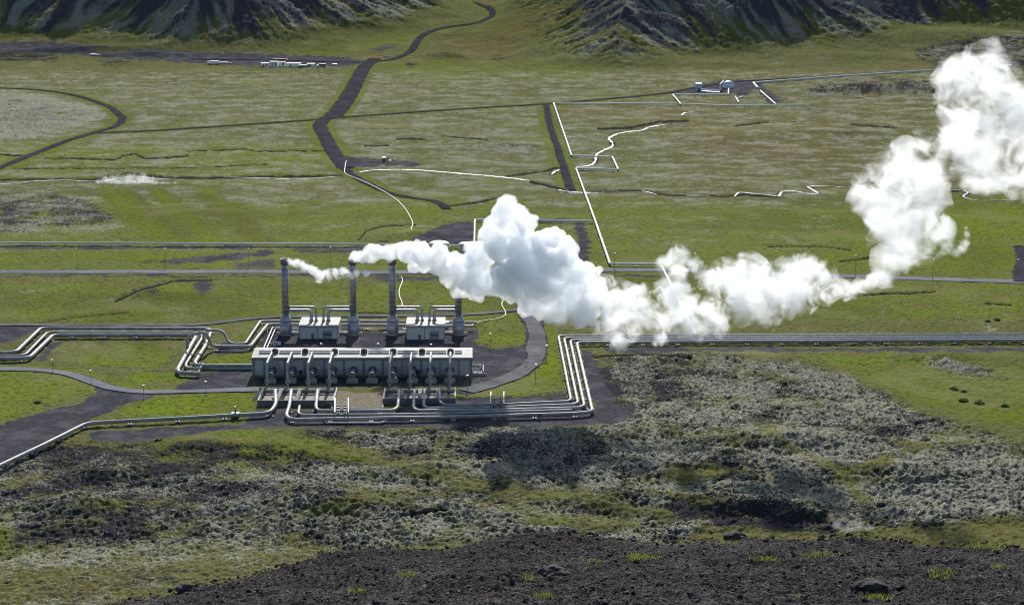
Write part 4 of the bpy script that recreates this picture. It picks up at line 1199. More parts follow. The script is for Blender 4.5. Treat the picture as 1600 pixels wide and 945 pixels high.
basin('concrete header basin below the left four arched pipes', 402, 522, 613, 634, True)
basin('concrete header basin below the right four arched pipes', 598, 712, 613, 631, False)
for lab, u0, u1 in (('horizontal pale header pipe above the left basin', 414, 522), ('horizontal pale header pipe above the right basin', 600, 712)):
    a = W(u0, 610, 1.3); b = W(u1, 610.2, 1.3)
    root = thing('header_pipe', lab, 'pipe', Vector((a.x, a.y, 0)), 'header pipes over the basins')
    MB().tube([a, b], .5, 12).build('pipe_run', M['pipe'], root)
    for k in range(5):
        p = a.lerp(b, (k + .5) / 5)
        m = MB(); support(m, p, .5, (b - a).normalized()); m.build('pipe_support', M['steel'], root)
for i, (u0, u1) in enumerate(((419, 447), (482, 510), (611, 640), (673, 703))):
    a = W(u0, 607, 0); b = W(u1, 607, 0)
    root = thing('guard_railing', '%s thin steel railing from the left between arched pipes' % ORD[i], 'railing', Vector((a.x, a.y, 0)), 'railings between the arched pipes')
    for z in (.6, 1.15):
        MB().bar((a.x, a.y, z), (b.x, b.y, z), .09).build('rail', M['steel'], root)
    for k in range(6):
        p = a.lerp(b, k / 5); MB().bar((p.x, p.y, -.1), (p.x, p.y, 1.2), .09).build('rail_post', M['steel'], root)
# kerbs round the sandy square
for lab, p, q in (('pale kerb along the front of the sandy square', (518, 639), (598, 639)), ('pale kerb on the left side of the sandy square', (524, 612), (518, 638)), ('pale kerb on the right side of the sandy square', (600, 612), (598, 638))):
    a, b = W(*p), W(*q)
    o = MB().bar((a.x, a.y, .2), (b.x, b.y, .2), .4, .6).build('square_kerb', M['pale'], None, (a.x, a.y, 0)); tag(o, lab, 'kerb', 'kerbs around the sandy square')
# valve stations
def valve_station(label, u, v, n, dx):
    c = W(u, v)
    root = thing('valve_station', label, 'valves', c)
    for k in range(n):
        p = W(u + dx * k * .15, v - k * 4.3, 0)
        for s in (-1, 1):
            q = MB().box((p.x + s * 1.2, p.y, 1.5), (1.0, 1.7, 2.3)).build('valve_body', M['steel'], root)
            MB().tube([(p.x + s * 1.2, p.y, 2.6), (p.x + s * 1.2, p.y, 3.6)], .22, 8).build('spindle', M['post'], q)
    for s in (-1, 1):
        a = W(u, v + 3); b = W(u, v - n * 4.5 - 2)
        MB().bar((a.x + s * 2.3, a.y, 3.4), (b.x + s * 2.3, b.y, 3.4), .22).build('frame_beam', M['post'], root)
        for p in (a, b):
            MB().bar((p.x + s * 2.3, p.y, -.1), (p.x + s * 2.3, p.y, 3.4), .2).build('frame_post', M['post'], root)


valve_station('cluster of steel valves across the pipe bundle near the right basin', 777, 642, 3, 0)
valve_station('framed cluster of steel valves across the pipes in front of the sandy square', 534, 656, 4, 0)
c = W(368, 652)
rt = thing('valve_post', 'dark valve with tall spindle on the front left pipe', 'valve', c)
MB().box((c.x, c.y, .9), (2.6, 1.6, 1.8)).build('valve_body', M['post'], rt)
MB().tube([(c.x, c.y, 1.8), (c.x, c.y, 3.9)], .35, 8).build('spindle', M['post'], rt)
MB().tube([(c.x - .5, c.y, 3.3), (c.x + .5, c.y, 3.3)], .4, 10).build('hand_wheel', M['valve'], rt)

# ------------------------------------------------------------------ stacks
def stack(label, u, scale):
    c = W(u, 522.5); y = c.y
    H = PY(u, 404.5, y).z
    rb = 2.55 * scale; rs = 1.38 * scale
    zb = PY(u, 501, y).z; zc = PY(u, 491.5, y).z
    root = thing('exhaust_stack', label, 'stack', c, 'tall exhaust stacks behind the hall')
    MB().lathe((c.x, y, 0), [(rb * .82, -.2), (rb * .84, .5), (rb * .97, 1.1), (rb, 1.4), (rb, zb)], 32).build('base_drum', M['stack'], root)
    MB().lathe((c.x, y, 0), [(rb + .06, zb - .1), (rb + .06, zb + .12), (rs + .02, zc)], 32).build('cone', M['stack'], root)
    sh = MB().lathe((c.x, y, 0), [(rs, zc - .1), (rs, H - 1.2)], 28).build('shaft', M['stack'], root)
    for k in range(10):
        z = zc + 1.2 + k * (H - zc - 3.5) / 9
        MB().lathe((c.x, y, 0), [(rs, z - .12), (rs + .10, z - .10), (rs + .10, z + .10), (rs, z + .12)], 28).build('band', M['stack_dark'], sh)
    MB().lathe((c.x, y, 0), [(rs * 1.02, H - 2.4), (rs * 1.22, H - 2.2), (rs * 1.26, H), (rs * 1.1, H), (rs * 1.05, H - 1.6)], 28).build('rim', M['stack_dark'], root)
    # ladder up the side
    lx = c.x + rs * .6; ly = y - rs * .85
    lad = MB()
    for s in (-.22, .22):
        lad.bar((lx + s, ly, zc), (lx + s, ly, H - 2.5), .07)
    lad.build('ladder', M['steel'], root)
    for s in (-1, 1):
        MB().tube([(c.x + s * rb * .8, y - .6, .9), (c.x + s * (rb + 1.3), y - 1.0, .9)], .42, 10).build('drain_nozzle', M['valve'], root)
    MB().lathe((c.x, y, 0), [(rb * 1.12, -.2), (rb * 1.12, .35)], 28).build('foundation', M['concrete'], root)
    return c, rs, H


st = [stack('leftmost grey stack, trailing only a thin wisp of steam', 447, 1.0), stack('grey stack between the left small house and the open yard, under the plume start', 552.5, .97),
      stack('shiny grey stack just left of the right small house', 613.8, .97), stack('rightmost grey stack with its top hidden in steam', 716.5, .95)]

# ------------------------------------------------------------------ small houses with vent pipes
def house(label, u0, u1, vf):
    p = W(u0, vf); q = W(u1, vf); x0, x1, y = p.x, q.x, p.y
    h = PY(u0, 509.8, y).z; dep = 16.0
    root = thing('separator_house', label, 'building', Vector(((x0 + x1) / 2, y + dep / 2, 0)), 'small houses between the stacks')
    cx = (x0 + x1) / 2
    MB().box((cx, y + dep / 2, h / 2 - .3), (x1 - x0, dep, h + .6)).build('wall', M['wall'], root)
    MB().box((cx, y + dep / 2, h + .2), (x1 - x0 + .5, dep + .5, .34)).build('roof', M['roof'], root)
    MB().box((cx, y - .3, h - .25), (x1 - x0 + .56, .2, .55)).build('fascia', M['trim'], root)
    for x in (x0 + .15, cx - .3, x1 - .15):
        MB().box((x, y - .06, h / 2 - .3), (.4, .16, h - .6)).build('corner_trim', M['trim'], root)
    MB().box((cx - 2.4, y - .07, 1.1), (1.05, .18, 2.3)).build('door', M['door'], root)
    g = MB().box((cx + 3.6, y - .07, 1.75), (3.9, .18, 3.5)).build('garage_door', M['trim'], root)
    for k in (-1, 0, 1):
        MB().box((cx + 3.6 + k * 1.0, y - .18, 1.9), (.72, .06, .75)).build('window', M['glass'], g)
    return cx, y, h, dep


h1 = house('small grey house between the two left stacks', 467.5, 528, 529.3)
h2 = house('small grey house between the two right stacks', 635, 694.5, 530.3)


def vent(label, stk, hs, v, xo, dia, fil):
    c, rs, H = stk
    z = PY(600, v, c.y).z
    s = 1 if hs[0] > c.x else -1
    tx = hs[0] - s * xo
    top = (tx, c.y, z)
    root = thing('vent_pipe', label, 'pipe', Vector((c.x, c.y, 0)), 'curved pipes from stack to house roof')
    MB().tube(fillet([(c.x + s * rs * .7, c.y, z), (tx, c.y, z), (tx, c.y, hs[2] + .3)], fil, 7), dia / 2, 14).build('pipe_run', M['stack'], root)
    MB().tube([(tx, c.y, hs[2] + .3), (tx, c.y, hs[2] + .95)], dia / 2 + .25, 14).build('roof_collar', M['trim'], root)
    MB().tube([(c.x + s * rs * .95, c.y, z), (c.x + s * (rs + .35), c.y, z)], dia / 2 + .16, 14).build('flange', M['pipe'], root)


for k, (stk, hs, w_) in enumerate(((st[0], h1, 'leftmost stack'), (st[1], h1, 'second stack'), (st[2], h2, 'third stack'), (st[3], h2, 'rightmost stack'))):
    vent('upper slimmer curved pipe from the %s into the house roof' % w_, stk, hs, 479.3, 1.5, .95, 1.9)
    vent('lower thicker curved pipe from the %s into the house roof' % w_, stk, hs, 484.8, 3.5, 1.35, 3.2)
    c, rs, H = stk
    s = 1 if hs[0] > c.x else -1
    a = Vector((c.x + s * 2.3, c.y + .5, .8)); b = Vector((hs[0] - s * 7.6, c.y + .5, .8))
    for q, (dy, lab) in enumerate(((0, 'nearer'), (2.2, 'farther'))):
        o = MB().tube([a + Vector((0, dy, 0)), b + Vector((0, dy, 0))], .3, 10).build('link_pipe', M['white_pipe'], None, (a.x, a.y, 0))
        tag(o, '%s thin white pipe linking the %s foot to the house' % (lab, w_), 'pipe', 'low pipes between stacks and houses')

c = W(697, 512)
rt = thing('storage_container', 'small pale blue container beside the right small house', 'container', c)
MB().box((c.x, c.y, 1.3), (2.0, 2.6, 2.6)).build('container_body', M['blue'], rt)
MB().box((c.x, c.y, 2.68), (2.2, 2.8, .16)).build('container_roof', M['white'], rt)
MB().box((c.x, c.y - 1.33, 1.1), (.9, .08, 2.0)).build('door', M['teal'], rt)
c = W(436, 517.5)
rt = thing('pump_unit', 'small white pump unit left of the first stack', 'machine', c)
MB().tube([(c.x - 1.3, c.y, 1.2), (c.x + 1.3, c.y, 1.2)], .75, 12).build('pump_tank', M['valve'], rt)
for s in (-.8, .8): MB().box((c.x + s, c.y, .25), (.3, 1.2, .9)).build('leg', M['steel'], rt)
c = W(428, 540)
rt = thing('pipe_manifold', 'small tangle of white pipes behind the left end of the hall', 'machine', c)
MB().tube([(c.x - 1.6, c.y, .9), (c.x + 1.6, c.y + .6, 1.3)], .3, 8).build('pipe_run', M['valve'], rt)
MB().tube([(c.x - 1, c.y + 1, .1), (c.x + .6, c.y - .6, 1.8)], .25, 8).build('strut', M['valve'], rt)
MB().box((c.x + 2, c.y + .8, .7), (1.4, 1.2, 1.4)).build('valve_box', M['blue'], rt)

# ------------------------------------------------------------------ tanks and separator in the valley
def tank(name, label, u, v, r, h, dome, mat):
    c = W(u, v)
    root = thing(name, label, 'tank', c)
    MB().lathe(c, [(r, -.2), (r, h)], 28).build('shell', M[mat], root)
    MB().lathe(c, [(r + .12, h - .05), (r + .12, h + .15)] + [(r * math.cos(t) , h + .15 + dome * math.sin(t)) for t in np.linspace(.15, math.pi / 2 - .02, 7)], 28).build('roof', M[mat], root)
    lad = MB(); lad.bar((c.x + r * .5, c.y - r * .9, 0), (c.x + r * .5, c.y - r * .9, h), .2); lad.build('ladder', M['steel'], root)


M['tank'] = simple('tank_paint', (.48, .48, .44), .6, 0, .08, .2)
tank('storage_tank', 'broad pale grey tank with low dome roof half hidden by the plume', 686, 392, 5.4, 3.6, 1.5, 'tank')
tank('storage_tank', 'pale grey tank at the foot of the white pipe, wrapped in steam', 729, 396, 4.2, 4.6, 1.2, 'tank')
M['dome'] = simple('dome_steel', (.55, .60, .66), .4, .5, .1, .3)
tank('dome_vessel', 'pale steel vessel with a round dome top on the far gravel pad', 1138, 139, 5.6, 3.0, 5.0, 'dome')
a = W(1138, 138)
c = W(1091.5, 142)
rt = thing('separator_shed', 'small white shed with long pipe rack on the far gravel pad', 'shed', c)
MB().box((c.x, c.y, 3.6), (5.4, 6, 7.2)).build('wall', M['blue'], rt)
MB().box((c.x, c.y, 7.35), (6, 6.6, .35)).build('roof', M['white'], rt)
MB().box((c.x, c.y - 3.05, 1.4), (1.8, .15, 2.8)).build('door', M['door'], rt)
p, q = W(1096, 140, 3), W(1124, 142, 3)
rk = thing('pipe_rack', 'low rack of pale pipes between shed and dome vessel', 'pipe rack', Vector((p.x, p.y, 0)))
for k, z in enumerate((3.0, 1.5)):
    MB().tube([(p.x, p.y - k * 3, z), (q.x, q.y - k * 3, z)], .65, 10).build('pipe_run', M['white_pipe' if k == 0 else 'dome'], rk)
for k in range(6):
    s = p.lerp(q, k / 5); MB().bar((s.x, s.y - 1.5, -.1), (s.x, s.y - 1.5, 2.6), .5).build('rack_post', M['steel'], rk)
o = W(1125, 141.5, 1.5)
pipe('valley_pipeline', 'short white angled pipe between pipe rack and dome vessel', None, 1.3, WP, 1.0, world=[o, o + Vector((0, 0, 6)), Vector((a.x - 5, a.y, 7.0))], sup=False)
for k, (u0, v0, u1, v1) in enumerate(((1149, 151, 1154, 160), (1151, 154, 1162, 151))):
    a, b = W(u0, v0, 1), W(u1, v1, 1)
    pipe('wellhead_pipe', ('steeper' if k == 0 else 'flatter') + ' short white pipe at the small wellhead below the dome', None, 1.2, WP, 1, world=[a, b], sup=False)
c = W(600, 252)
rt = thing('well_hut', 'small dark hut with pale hatch on the gravel spur', 'hut', c)
MB().box((c.x, c.y, 1.3), (2.2, 2.2, 2.6)).build('wall', M['door'], rt); MB().box((c.x, c.y, 2.7), (2.6, 2.6, .2)).build('roof', M['post'], rt); MB().box((c.x, c.y - 1.13, 1.1), (.8, .08, 1.8)).build('door', M['steel'], rt)
c = W(609, 252.5)
o = MB().lathe(c, [(1.5, -.1), (1.5, .5), (1.1, 1.0), (0, 1.25)], 14).build('wellhead', M['white'], None, c); tag(o, 'low white well cap beside the dark hut', 'well cap')

# ------------------------------------------------------------------ vehicles and stores in the far yard
def wheels(root, x, y, z, L, Wd, r, xs):
    for fx in xs:
        for s in (-1, 1):
            w_ = MB().tube([(x + fx, y + s * Wd / 2 - .2, z + r), (x + fx, y + s * Wd / 2 + .2, z + r)], r, 12).build('wheel', M['rubber'], root)


def lorry(label, u, v, L, body, cab, flip=1):
    c = Gd(u, v); x, y, z = c
    root = thing('lorry', label, 'lorry', c)
    MB().box((x, y, z + 1.1), (L, 2.4, .35)).build('chassis', M['post'], root)
    m = MB(); cx = x + flip * (L / 2 - 1.2)
    pts = [(-1.2, 1.0), (1.2, 1.0), (1.2, 2.4), (.8, 3.6), (-1.2, 3.6)]
    vs = [(cx + flip * a, y - 1.25, z + b) for a, b in pts] + [(cx + flip * a, y + 1.25, z + b) for a, b in pts]
    fs = [tuple(range(5)), tuple(range(9, 4, -1))] + [(k, 5 + k, 5 + (k + 1) % 5, (k + 1) % 5) for k in range(5)]
    cb = m.add(vs, fs).build('cab', M[cab], root)
    MB().box((cx + flip * .1, y - 1.27, z + 2.9), (1.2, .06, .8)).build('window', M['glass'], cb)
    if body:
        MB().box((x - flip * 1.4, y, z + 2.8), (L - 3.2, 2.5, 3.0)).build('load_box', M[body], root)
    wheels(root, x, y, z, L, 2.3, .6, (-L / 2 + 1.2, -L / 2 + 2.8, L / 2 - 1.4))


def cabin(name, label, u, v, L, D, H, mat, roof, tarp=None):
    c = Gd(u, v); x, y, z = c
    root = thing(name, label, 'container', c)
    MB().box((x, y, z + H / 2), (L, D, H)).build('container_body', M[mat], root)
    MB().box((x, y, z + H + .1), (L + .3, D + .3, .25)).build('container_roof', M[roof], root)
    MB().box((x - L * .2, y - D / 2 - .04, z + H * .42), (1.4, .1, H * .8)).build('door', M['post'], root)
    if tarp: MB().box((x + L * .22, y - D / 2 - .05, z + H * .5), (L * .3, .1, H * .6)).build('panel', M[tarp], root)


lorry('white lorry with pale box parked at the left end of the far yard', 333, 101, 14, 'white', 'white', -1)
c = Gd(352, 100.5)
rt = thing('flatbed_trailer', 'rusty flatbed trailer carrying white boards behind the left lorry', 'trailer', c)
MB().box((c.x, c.y, c.z + 1.1), (15, 2.5, .4)).build('deck', M['rust'], rt)
MB().box((c.x - 2, c.y, c.z + 2.0), (9, 2.0, 1.2)).build('load', M['white'], rt)
wheels(rt, c.x, c.y, c.z, 15, 2.3, .55, (4, 5.4, -5.5))
cabin('site_container', 'white container with an orange end panel in the middle of the far yard', 414, 104.5, 9, 5, 4.2, 'white', 'white', 'orange')
cabin('site_container', 'white container with blue tarpaulin panel right of the orange panelled one', 428, 104.5, 9, 4, 6.0, 'white', 'white', 'teal')
cabin('site_container', 'white container with dark side panel, tallest in the far yard', 440, 103.5, 9, 4, 5.0, 'white', 'rust', 'door')
lorry('rust red lorry standing behind the tall white container', 438, 97.5, 18, 'rust', 'orange', 1)
cabin('site_container', 'long low white container in the right half of the far yard', 459, 104.8, 17, 4, 4.2, 'white', 'white')
cabin('site_container', 'low pale container just right of the long white one', 474, 105.5, 10, 3, 2.4, 'steel', 'white')
cabin('site_container', 'pale blue container near the right end of the far yard', 486, 105, 9, 4, 4.0, 'blue', 'white', 'white')
lorry('white lorry with dark box at the right end of the far yard', 502, 106, 11, 'door', 'white', -1)
cabin('site_container', 'tiny white skip isolated right of the parked lorries', 523, 102.5, 5, 3, 1.8, 'white', 'white')
c = Gd(605, 90)
o = MB().box((c.x, c.y, c.z + .6), (9, 3, 1.2)).box((c.x, c.y, c.z + 1.3), (8, 2, .3)).build('concrete_slab_stack', M['concrete'], None, c); tag(o, 'low pale stack of slabs beside the far road', 'slabs')
c = Gd(146, 86.5)
o = MB().box((c.x, c.y, c.z + .9), (7, 3, 1.8)).box((c.x + 3, c.y, c.z + .5), (9, 2, 1.0)).build('material_pile', M['white'], None, c); tag(o, 'small white pile of materials on the far left embankment', 'materials')

# ------------------------------------------------------------------ lamp posts
def lamp_proto(h, label):
    root = thing('lamp_post', label, 'lamp post', Vector((0, 0, 0)))
    MB().tube([(0, 0, -.2), (0, 0, h)], [.11, .07], 8).build('post', M['post'], root)
    MB().box((0, 0, .25), (.5, .5, .6)).build('base', M['concrete'], root)
    MB().box((0, -.25, h + .08), (.75, 1.1, .22)).build('lamp_head', M['lampwhite'], root)
    return root


tall = [(-40, 420, 'tall lamp post by the valley road beyond the left edge'), (121, 420, 'tall lamp post at the valley road, first from the left'), (259, 420, 'tall lamp post at the valley road, second from the left'), (389, 420, 'tall lamp post at the valley road left of the first stack'), (517, 418, 'tall lamp post at the valley road between first and second stacks'),
        (960, 427, 'tall lamp post at the corner of the zigzag white pipe'), (1085, 428, 'tall lamp post behind the small round puff of steam'), (1336, 431, 'tall lamp post by the valley road between two drifting steam clouds'), (1457, 437, 'tall lamp post on the road below the high steam cloud'), (1589, 438, 'tall lamp post at the side road on the right')]
small = [(82.5, 583, 'short lamp post by the left bend of the plant road'), (142.6, 600, 'short lamp post where the plant road meets the gravel'), (225, 624, 'short lamp post on the green verge in front of the plant road'), (322, 618, 'short lamp post by the plant road left of the hall'),
         (502, 557, 'short lamp post behind the hall in front of the left house'), (591, 557, 'short lamp post behind the hall below the open yard'), (673.5, 558, 'short lamp post behind the hall in front of the right house'), (619, 611, 'short lamp post at the left edge of the right basin'), (730.5, 608, 'short lamp post at the right front corner of the hall'),
         (837, 590, 'short lamp post on the grass right of the yard bend'), (854, 560, 'short lamp post beside the road up from the yard'), (766, 541, 'short post at the grass edge right of the fourth stack')]
for lst, h in ((tall, 10.0), (small, 5.2)):
    proto = None
    for u, v, lab in lst:
        if proto is None:
            proto = lamp_proto(h, lab); o = proto
        else:
            o = copy_tree(proto)
        o['label'] = lab; o['group'] = 'lamp posts along the valley road' if h > 8 else 'short lamp posts around the plant'
        o.location = W(u, v)

for i, (u, v, lab) in enumerate(((880, 592, 'white marker board by the inner pipe of the right bend'), (890, 600, 'white marker board between the first and second bend pipes'), (902, 607, 'white marker board between the outer bend pipes'), (822, 571, 'white marker post in the middle of the right yard'), (843, 655, 'small dark box at the foot of the right bend'))):
    c = W(u, v)
    rt = thing('marker_board', lab, 'marker', c)
    MB().bar((c.x, c.y, -.1), (c.x, c.y, 1.6), .12).build('post', M['steel'], rt)
    MB().box((c.x, c.y - .1, 1.8), (1.1, .12, .8)).build('board', M['valve' if i < 4 else 'rust'], rt)

# ------------------------------------------------------------------ plants and stones
def leafy(c, r, n, leaf, seed):
    rnd = random.Random(seed); m = MB()
    for _ in range(n):
        d = Vector((rnd.gauss(0, 1), rnd.gauss(0, 1), abs(rnd.gauss(0, .8)))).normalized() * r * rnd.uniform(.55, 1.05)
        d.z *= .6
        p = Vector(c) + d
        a = Vector((rnd.gauss(0, 1), rnd.gauss(0, 1), rnd.gauss(0, .6))).normalized() * leaf
        b = a.cross(Vector((rnd.gauss(0, 1), rnd.gauss(0, 1), rnd.gauss(0, 1)))).normalized() * leaf * .7
        m.add([p - a - b, p + a - b, p + a + b, p - a + b], [(0, 1, 2, 3)])
    return m


for i, (u, v, r, lab) in enumerate(((1490, 608, 2.2, 'round green shrub uppermost on the right grass slope'), (1506, 612, 1.6, 'small green shrub just right of the uppermost one'), (1505, 626, 2.4, 'broad green shrub lower down on the right grass slope'), (1530, 630, 2.5, 'largest green shrub, lowest on the right grass slope'), (1557, 500, 2.2, 'round green shrub on the flat above the right pipes'), (1543, 502, 1.8, 'low green shrub left of the round one above the right pipes'),
                                    (59, 629, 1.7, 'small grey green shrub on the left grass island'), (248, 688, 1.9, 'pale green shrub below the front left pipe'), (1570, 634, 1.8, 'faint green shrub at the right edge of the grass slope'))):
    c = Gd(u, v)
    root = thing('shrub', lab, 'shrub', c, 'shrubs on the grass')
    leafy(c + Vector((0, 0, .1)), r * .75, 420, .22, i).build('foliage', M['shrub'], root)
    m = MB()
    for k in range(4):
        t = k * 1.6; m.tube([c + Vector((0, 0, -.2)), c + Vector((math.cos(t) * r * .4, math.sin(t) * r * .4, r * .45))], [.07, .03], 5)
    m.build('stem', M['rust'], root)


def stones(name, label, pts, smin, smax, seed):
    rnd = random.Random(seed)
    bmx = bmesh.new(); bmesh.ops.create_icosphere(bmx, subdivisions=1, radius=1)
    base = [v.co.copy() for v in bmx.verts]; faces = [tuple(v.index for v in f.verts) for f in bmx.faces]; bmx.free()
    m = MB()
    for p in pts:
        s = smin * (smax / smin) ** (rnd.random() ** 2.2)
        R = Matrix.Rotation(rnd.random() * 6.28, 3, 'Z') @ Matrix.Rotation(rnd.random(), 3, 'X')
        sx = (rnd.uniform(.7, 1.3), rnd.uniform(.7, 1.2), rnd.uniform(.45, .9))
        vs = []
        for b in base:
            k = rnd.uniform(.72, 1.2)
            q = R @ Vector((b.x * sx[0], b.y * sx[1], b.z * sx[2])) * s * k
            vs.append(Vector(p) + q)
        m.add(vs, faces)
    o = m.build(name, M['rockpiece'], None)
    return tag(o, label, 'stones', None, 'stuff')


rr = np.random.RandomState(3)
pts = []
xs = []; ys = []
for _ in range(14000):
    e = rr.uniform(112, E_C + 1.5); k = rr.uniform((-CX - 100) / F, (1600 - CX + 100) / F)
    xs.append(k * e * 1.05); ys.append(CAM[1] + e)
zs = macro(np.array(xs), np.array(ys))
X_, Y_ = np.array(xs), np.array(ys)
zz = zs + .15 * (1 - np.abs(n2(X_ / 2.6, Y_ / 2.6, 91)) * 2) + .12 * n2(X_ / 1.05, Y_ / 1.05, 92)
stones('loose_stones', 'dark loose lava stones strewn over the near ridge', list(zip(xs, ys, zz)), .04, .26, 4)
for i, (u, v, s, lab) in enumerate(((1148, 843, .75, 'dark boulder on the skyline of the near ridge, right of centre'), (865, 898, .8, 'dark flat boulder in the middle of the near ridge'), (1360, 922, .9, 'pale crusted boulder low on the near ridge'), (290, 922, .6, 'dark boulder at the left end of the near ridge'), (780, 835, .8, 'grey smooth boulder on the crest of the near ridge'))):
    r = ray(u, v); d = np.linspace(112, E_C + 6, 900); t = d / r[1]
    m_ = macro(r[0] * t, CAM[1] + d); zr = CAM[2] + r[2] * t
    k = int(np.argmax(zr < m_)) if (zr < m_).any() else 850
    p = Vector((r[0] * t[k], CAM[1] + d[k], m_[k]))
    bmx = bmesh.new(); bmesh.ops.create_icosphere(bmx, subdivisions=3, radius=1)
    co = np.array([v_.co[:] for v_ in bmx.verts]); dsp = 1 + .35 * n3(co * 1.3, i) + .15 * n3(co * 3.5, i + 5)
    vs = [p + Vector((q[0] * s * 1.3, q[1] * s, q[2] * s * .7)) * float(dd) + Vector((0, 0, .15)) for q, dd in zip(co, dsp)]
    fs = [tuple(w.index for w in f.verts) for f in bmx.faces]; bmx.free()
    o = MB().add(vs, fs).build('boulder', M['rockpiece'], None, p); tag(o, lab, 'boulder', 'boulders on the near ridge')

# green tufts on the near ridge (ground cover)
m = MB(); rnd = random.Random(8)
for u, v, n, sp_ in ((730, 832, 60, 1.2), (745, 828, 40, .8), (1000, 872, 90, 1.4), (990, 876, 40, .6), (1530, 855, 60, 1.6), (1555, 860, 40, 1.2), (1280, 868, 60, 1.4), (1370, 935, 70, 1.0), (1140, 850, 40, .9), (640, 900, 50, 1.0), (560, 925, 50, 1.0), (820, 905, 40, .8), (1470, 895, 60, 1.2), (1470, 902, 40, 1.2), (850, 933, 50, .6), (1200, 875, 50, 1.0), (1560, 888, 40, .8), (930, 880, 30, .8)):
    r = ray(u, v); d = np.linspace(112, E_C + 6, 900); t = d / r[1]
    mm = macro(r[0] * t, CAM[1] + d); zr = CAM[2] + r[2] * t
    k = int(np.argmax(zr < mm)) if (zr < mm).any() else 850
    for _ in range(int(n * 1.6)):
        x = r[0] * t[k] + rnd.gauss(0, .5 * sp_); y = CAM[1] + d[k] + rnd.gauss(0, .45 * sp_)
        z = float(mm[k] - .2 * (y - CAM[1] - d[k])) + .25
        a = rnd.random() * 6.28; h = rnd.uniform(.07, .2); w_ = .03
        dx, dy = math.cos(a) * w_, math.sin(a) * w_; lx, ly = rnd.gauss(0, .1), rnd.gauss(0, .1)
        m.add([(x - dx, y - dy, z - .2), (x + dx, y + dy, z - .2), (x + lx, y + ly, z + h)], [(0, 1, 2)])
o = m.build('grass_tufts', M['tuft'], None); tag(o, 'small bright green grass tufts scattered on the dark ridge', 'grass', None, 'stuff')


# ------------------------------------------------------------------ steam
def dist_of(u):
    return float(np.interp(u, [440, 552, 700, 830, 1000, 1200, 1450, 1650], [745, 745, 695, 655, 632, 607, 580, 560]))


def steam(name, label, blobs, dens, lo, hi, scale, vox, amps, jit=10, aniso=.25, sub=3, seed=0, dfun=None, kids=4, grow=.86, dist=.5, field=None):
    rnd = random.Random(100 + seed)
    bm = bmesh.new(); cen = Vector((0, 0, 0)); cnt = 0; fb = []
    for u, v, r in blobs:
        e = (dfun or dist_of)(u) + rnd.uniform(-jit, jit)
        p = PY(u, v, CAM[1] + e); R = r * e / F
        cen += p; cnt += 1; fb.append((p, R))
        bmesh.ops.create_icosphere(bm, subdivisions=sub, radius=R * grow, matrix=Matrix.Translation(p))
        for k in range(kids):                                    # smaller billows riding on the big one
            d = Vector((rnd.gauss(0, 1), rnd.gauss(0, 1), rnd.gauss(0, 1) + .2)).normalized()
            bmesh.ops.create_icosphere(bm, subdivisions=2, radius=R * rnd.uniform(.28, .5), matrix=Matrix.Translation(p + d * R * rnd.uniform(.6, .85)))
    cen /= cnt
    bmesh.ops.translate(bm, verts=bm.verts, vec=-cen)
    me = bpy.data.meshes.new(name); bm.to_mesh(me); bm.free()
    o = bpy.data.objects.new(name, me); COL.objects.link(o); o.location = cen
    md = o.modifiers.new('r', 'REMESH'); md.mode = 'VOXEL'; md.voxel_size = vox
    dg = bpy.context.evaluated_depsgraph_get(); dg.update()
    me2 = bpy.data.meshes.new_from_object(o.evaluated_get(dg)); me2.name = name
    o.modifiers.clear(); o.data = me2; bpy.data.meshes.remove(me)
    n = len(me2.vertices)
    co = np.empty(n * 3, np.float32); me2.vertices.foreach_get('co', co); co = co.reshape(-1, 3)
    no = np.empty(n * 3, np.float32); me2.vertices.foreach_get('normal', no); no = no.reshape(-1, 3)
    d = np.zeros(n)
    for i, (s, a) in enumerate(amps):
        d += a * (.55 - np.abs(n3(co.astype(np.float64) / s, i + seed)) * 2)
    co = co + no * d[:, None]
    me2.vertices.foreach_set('co', co.astype(np.float32).ravel()); me2.update()
    md = o.modifiers.new('r', 'REMESH'); md.mode = 'VOXEL'; md.voxel_size = vox * .9
    dg = bpy.context.evaluated_depsgraph_get(); dg.update()
    me3 = bpy.data.meshes.new_from_object(o.evaluated_get(dg)); me3.name = name
    o.modifiers.clear(); o.data = me3; bpy.data.meshes.remove(me2); me2 = me3
    me2.materials.clear()
    if field:
        me2.materials.append(mat_steam_field(name, [(*(p - cen), R * field[0]) for p, R in fb], dens, lo, hi, field[1], scale, dist=dist, aniso=aniso))
    else:
        me2.materials.append(mat_steam(name, dens, lo, hi, scale, aniso=aniso, dist=dist))
    tag(o, label, 'steam', None, 'stuff')
    print(name, n)
    return o


AM = [(7, 1.9), (3.2, 1.1), (1.6, .6), (.95, .3)]
AW = [(9, 1.6), (4, .8)]
steam('steam_plume', 'dense white billowing steam plume pouring from the second stack across the plant',
      [(556, 402, 7), (566, 400, 11), (583, 396, 15), (602, 396, 15), (622, 389, 15), (640, 397, 18), (660, 400, 19), (682, 404, 21), (704, 414, 22), (726, 420, 25), (650, 412, 14), (690, 420, 18),
       (750, 402, 26), (772, 366, 26), (790, 336, 24), (782, 322, 12), (812, 336, 16), (822, 350, 16), (790, 378, 36), (822, 398, 40), (852, 384, 26), (868, 373, 17), (890, 388, 14), (745, 440, 26), (775, 440, 26),
       (872, 408, 34), (898, 428, 26), (850, 440, 40), (805, 432, 36), (888, 462, 36), (866, 488, 22), (832, 470, 24), (822, 490, 12), (925, 452, 24), (912, 490, 26), (905, 410, 10), (930, 425, 10), (716, 446, 13), (700, 438, 12), (724, 458, 9), (712, 458, 8)],
      .42, .31, .50, .2, .6, AM, jit=9, seed=1, kids=6)
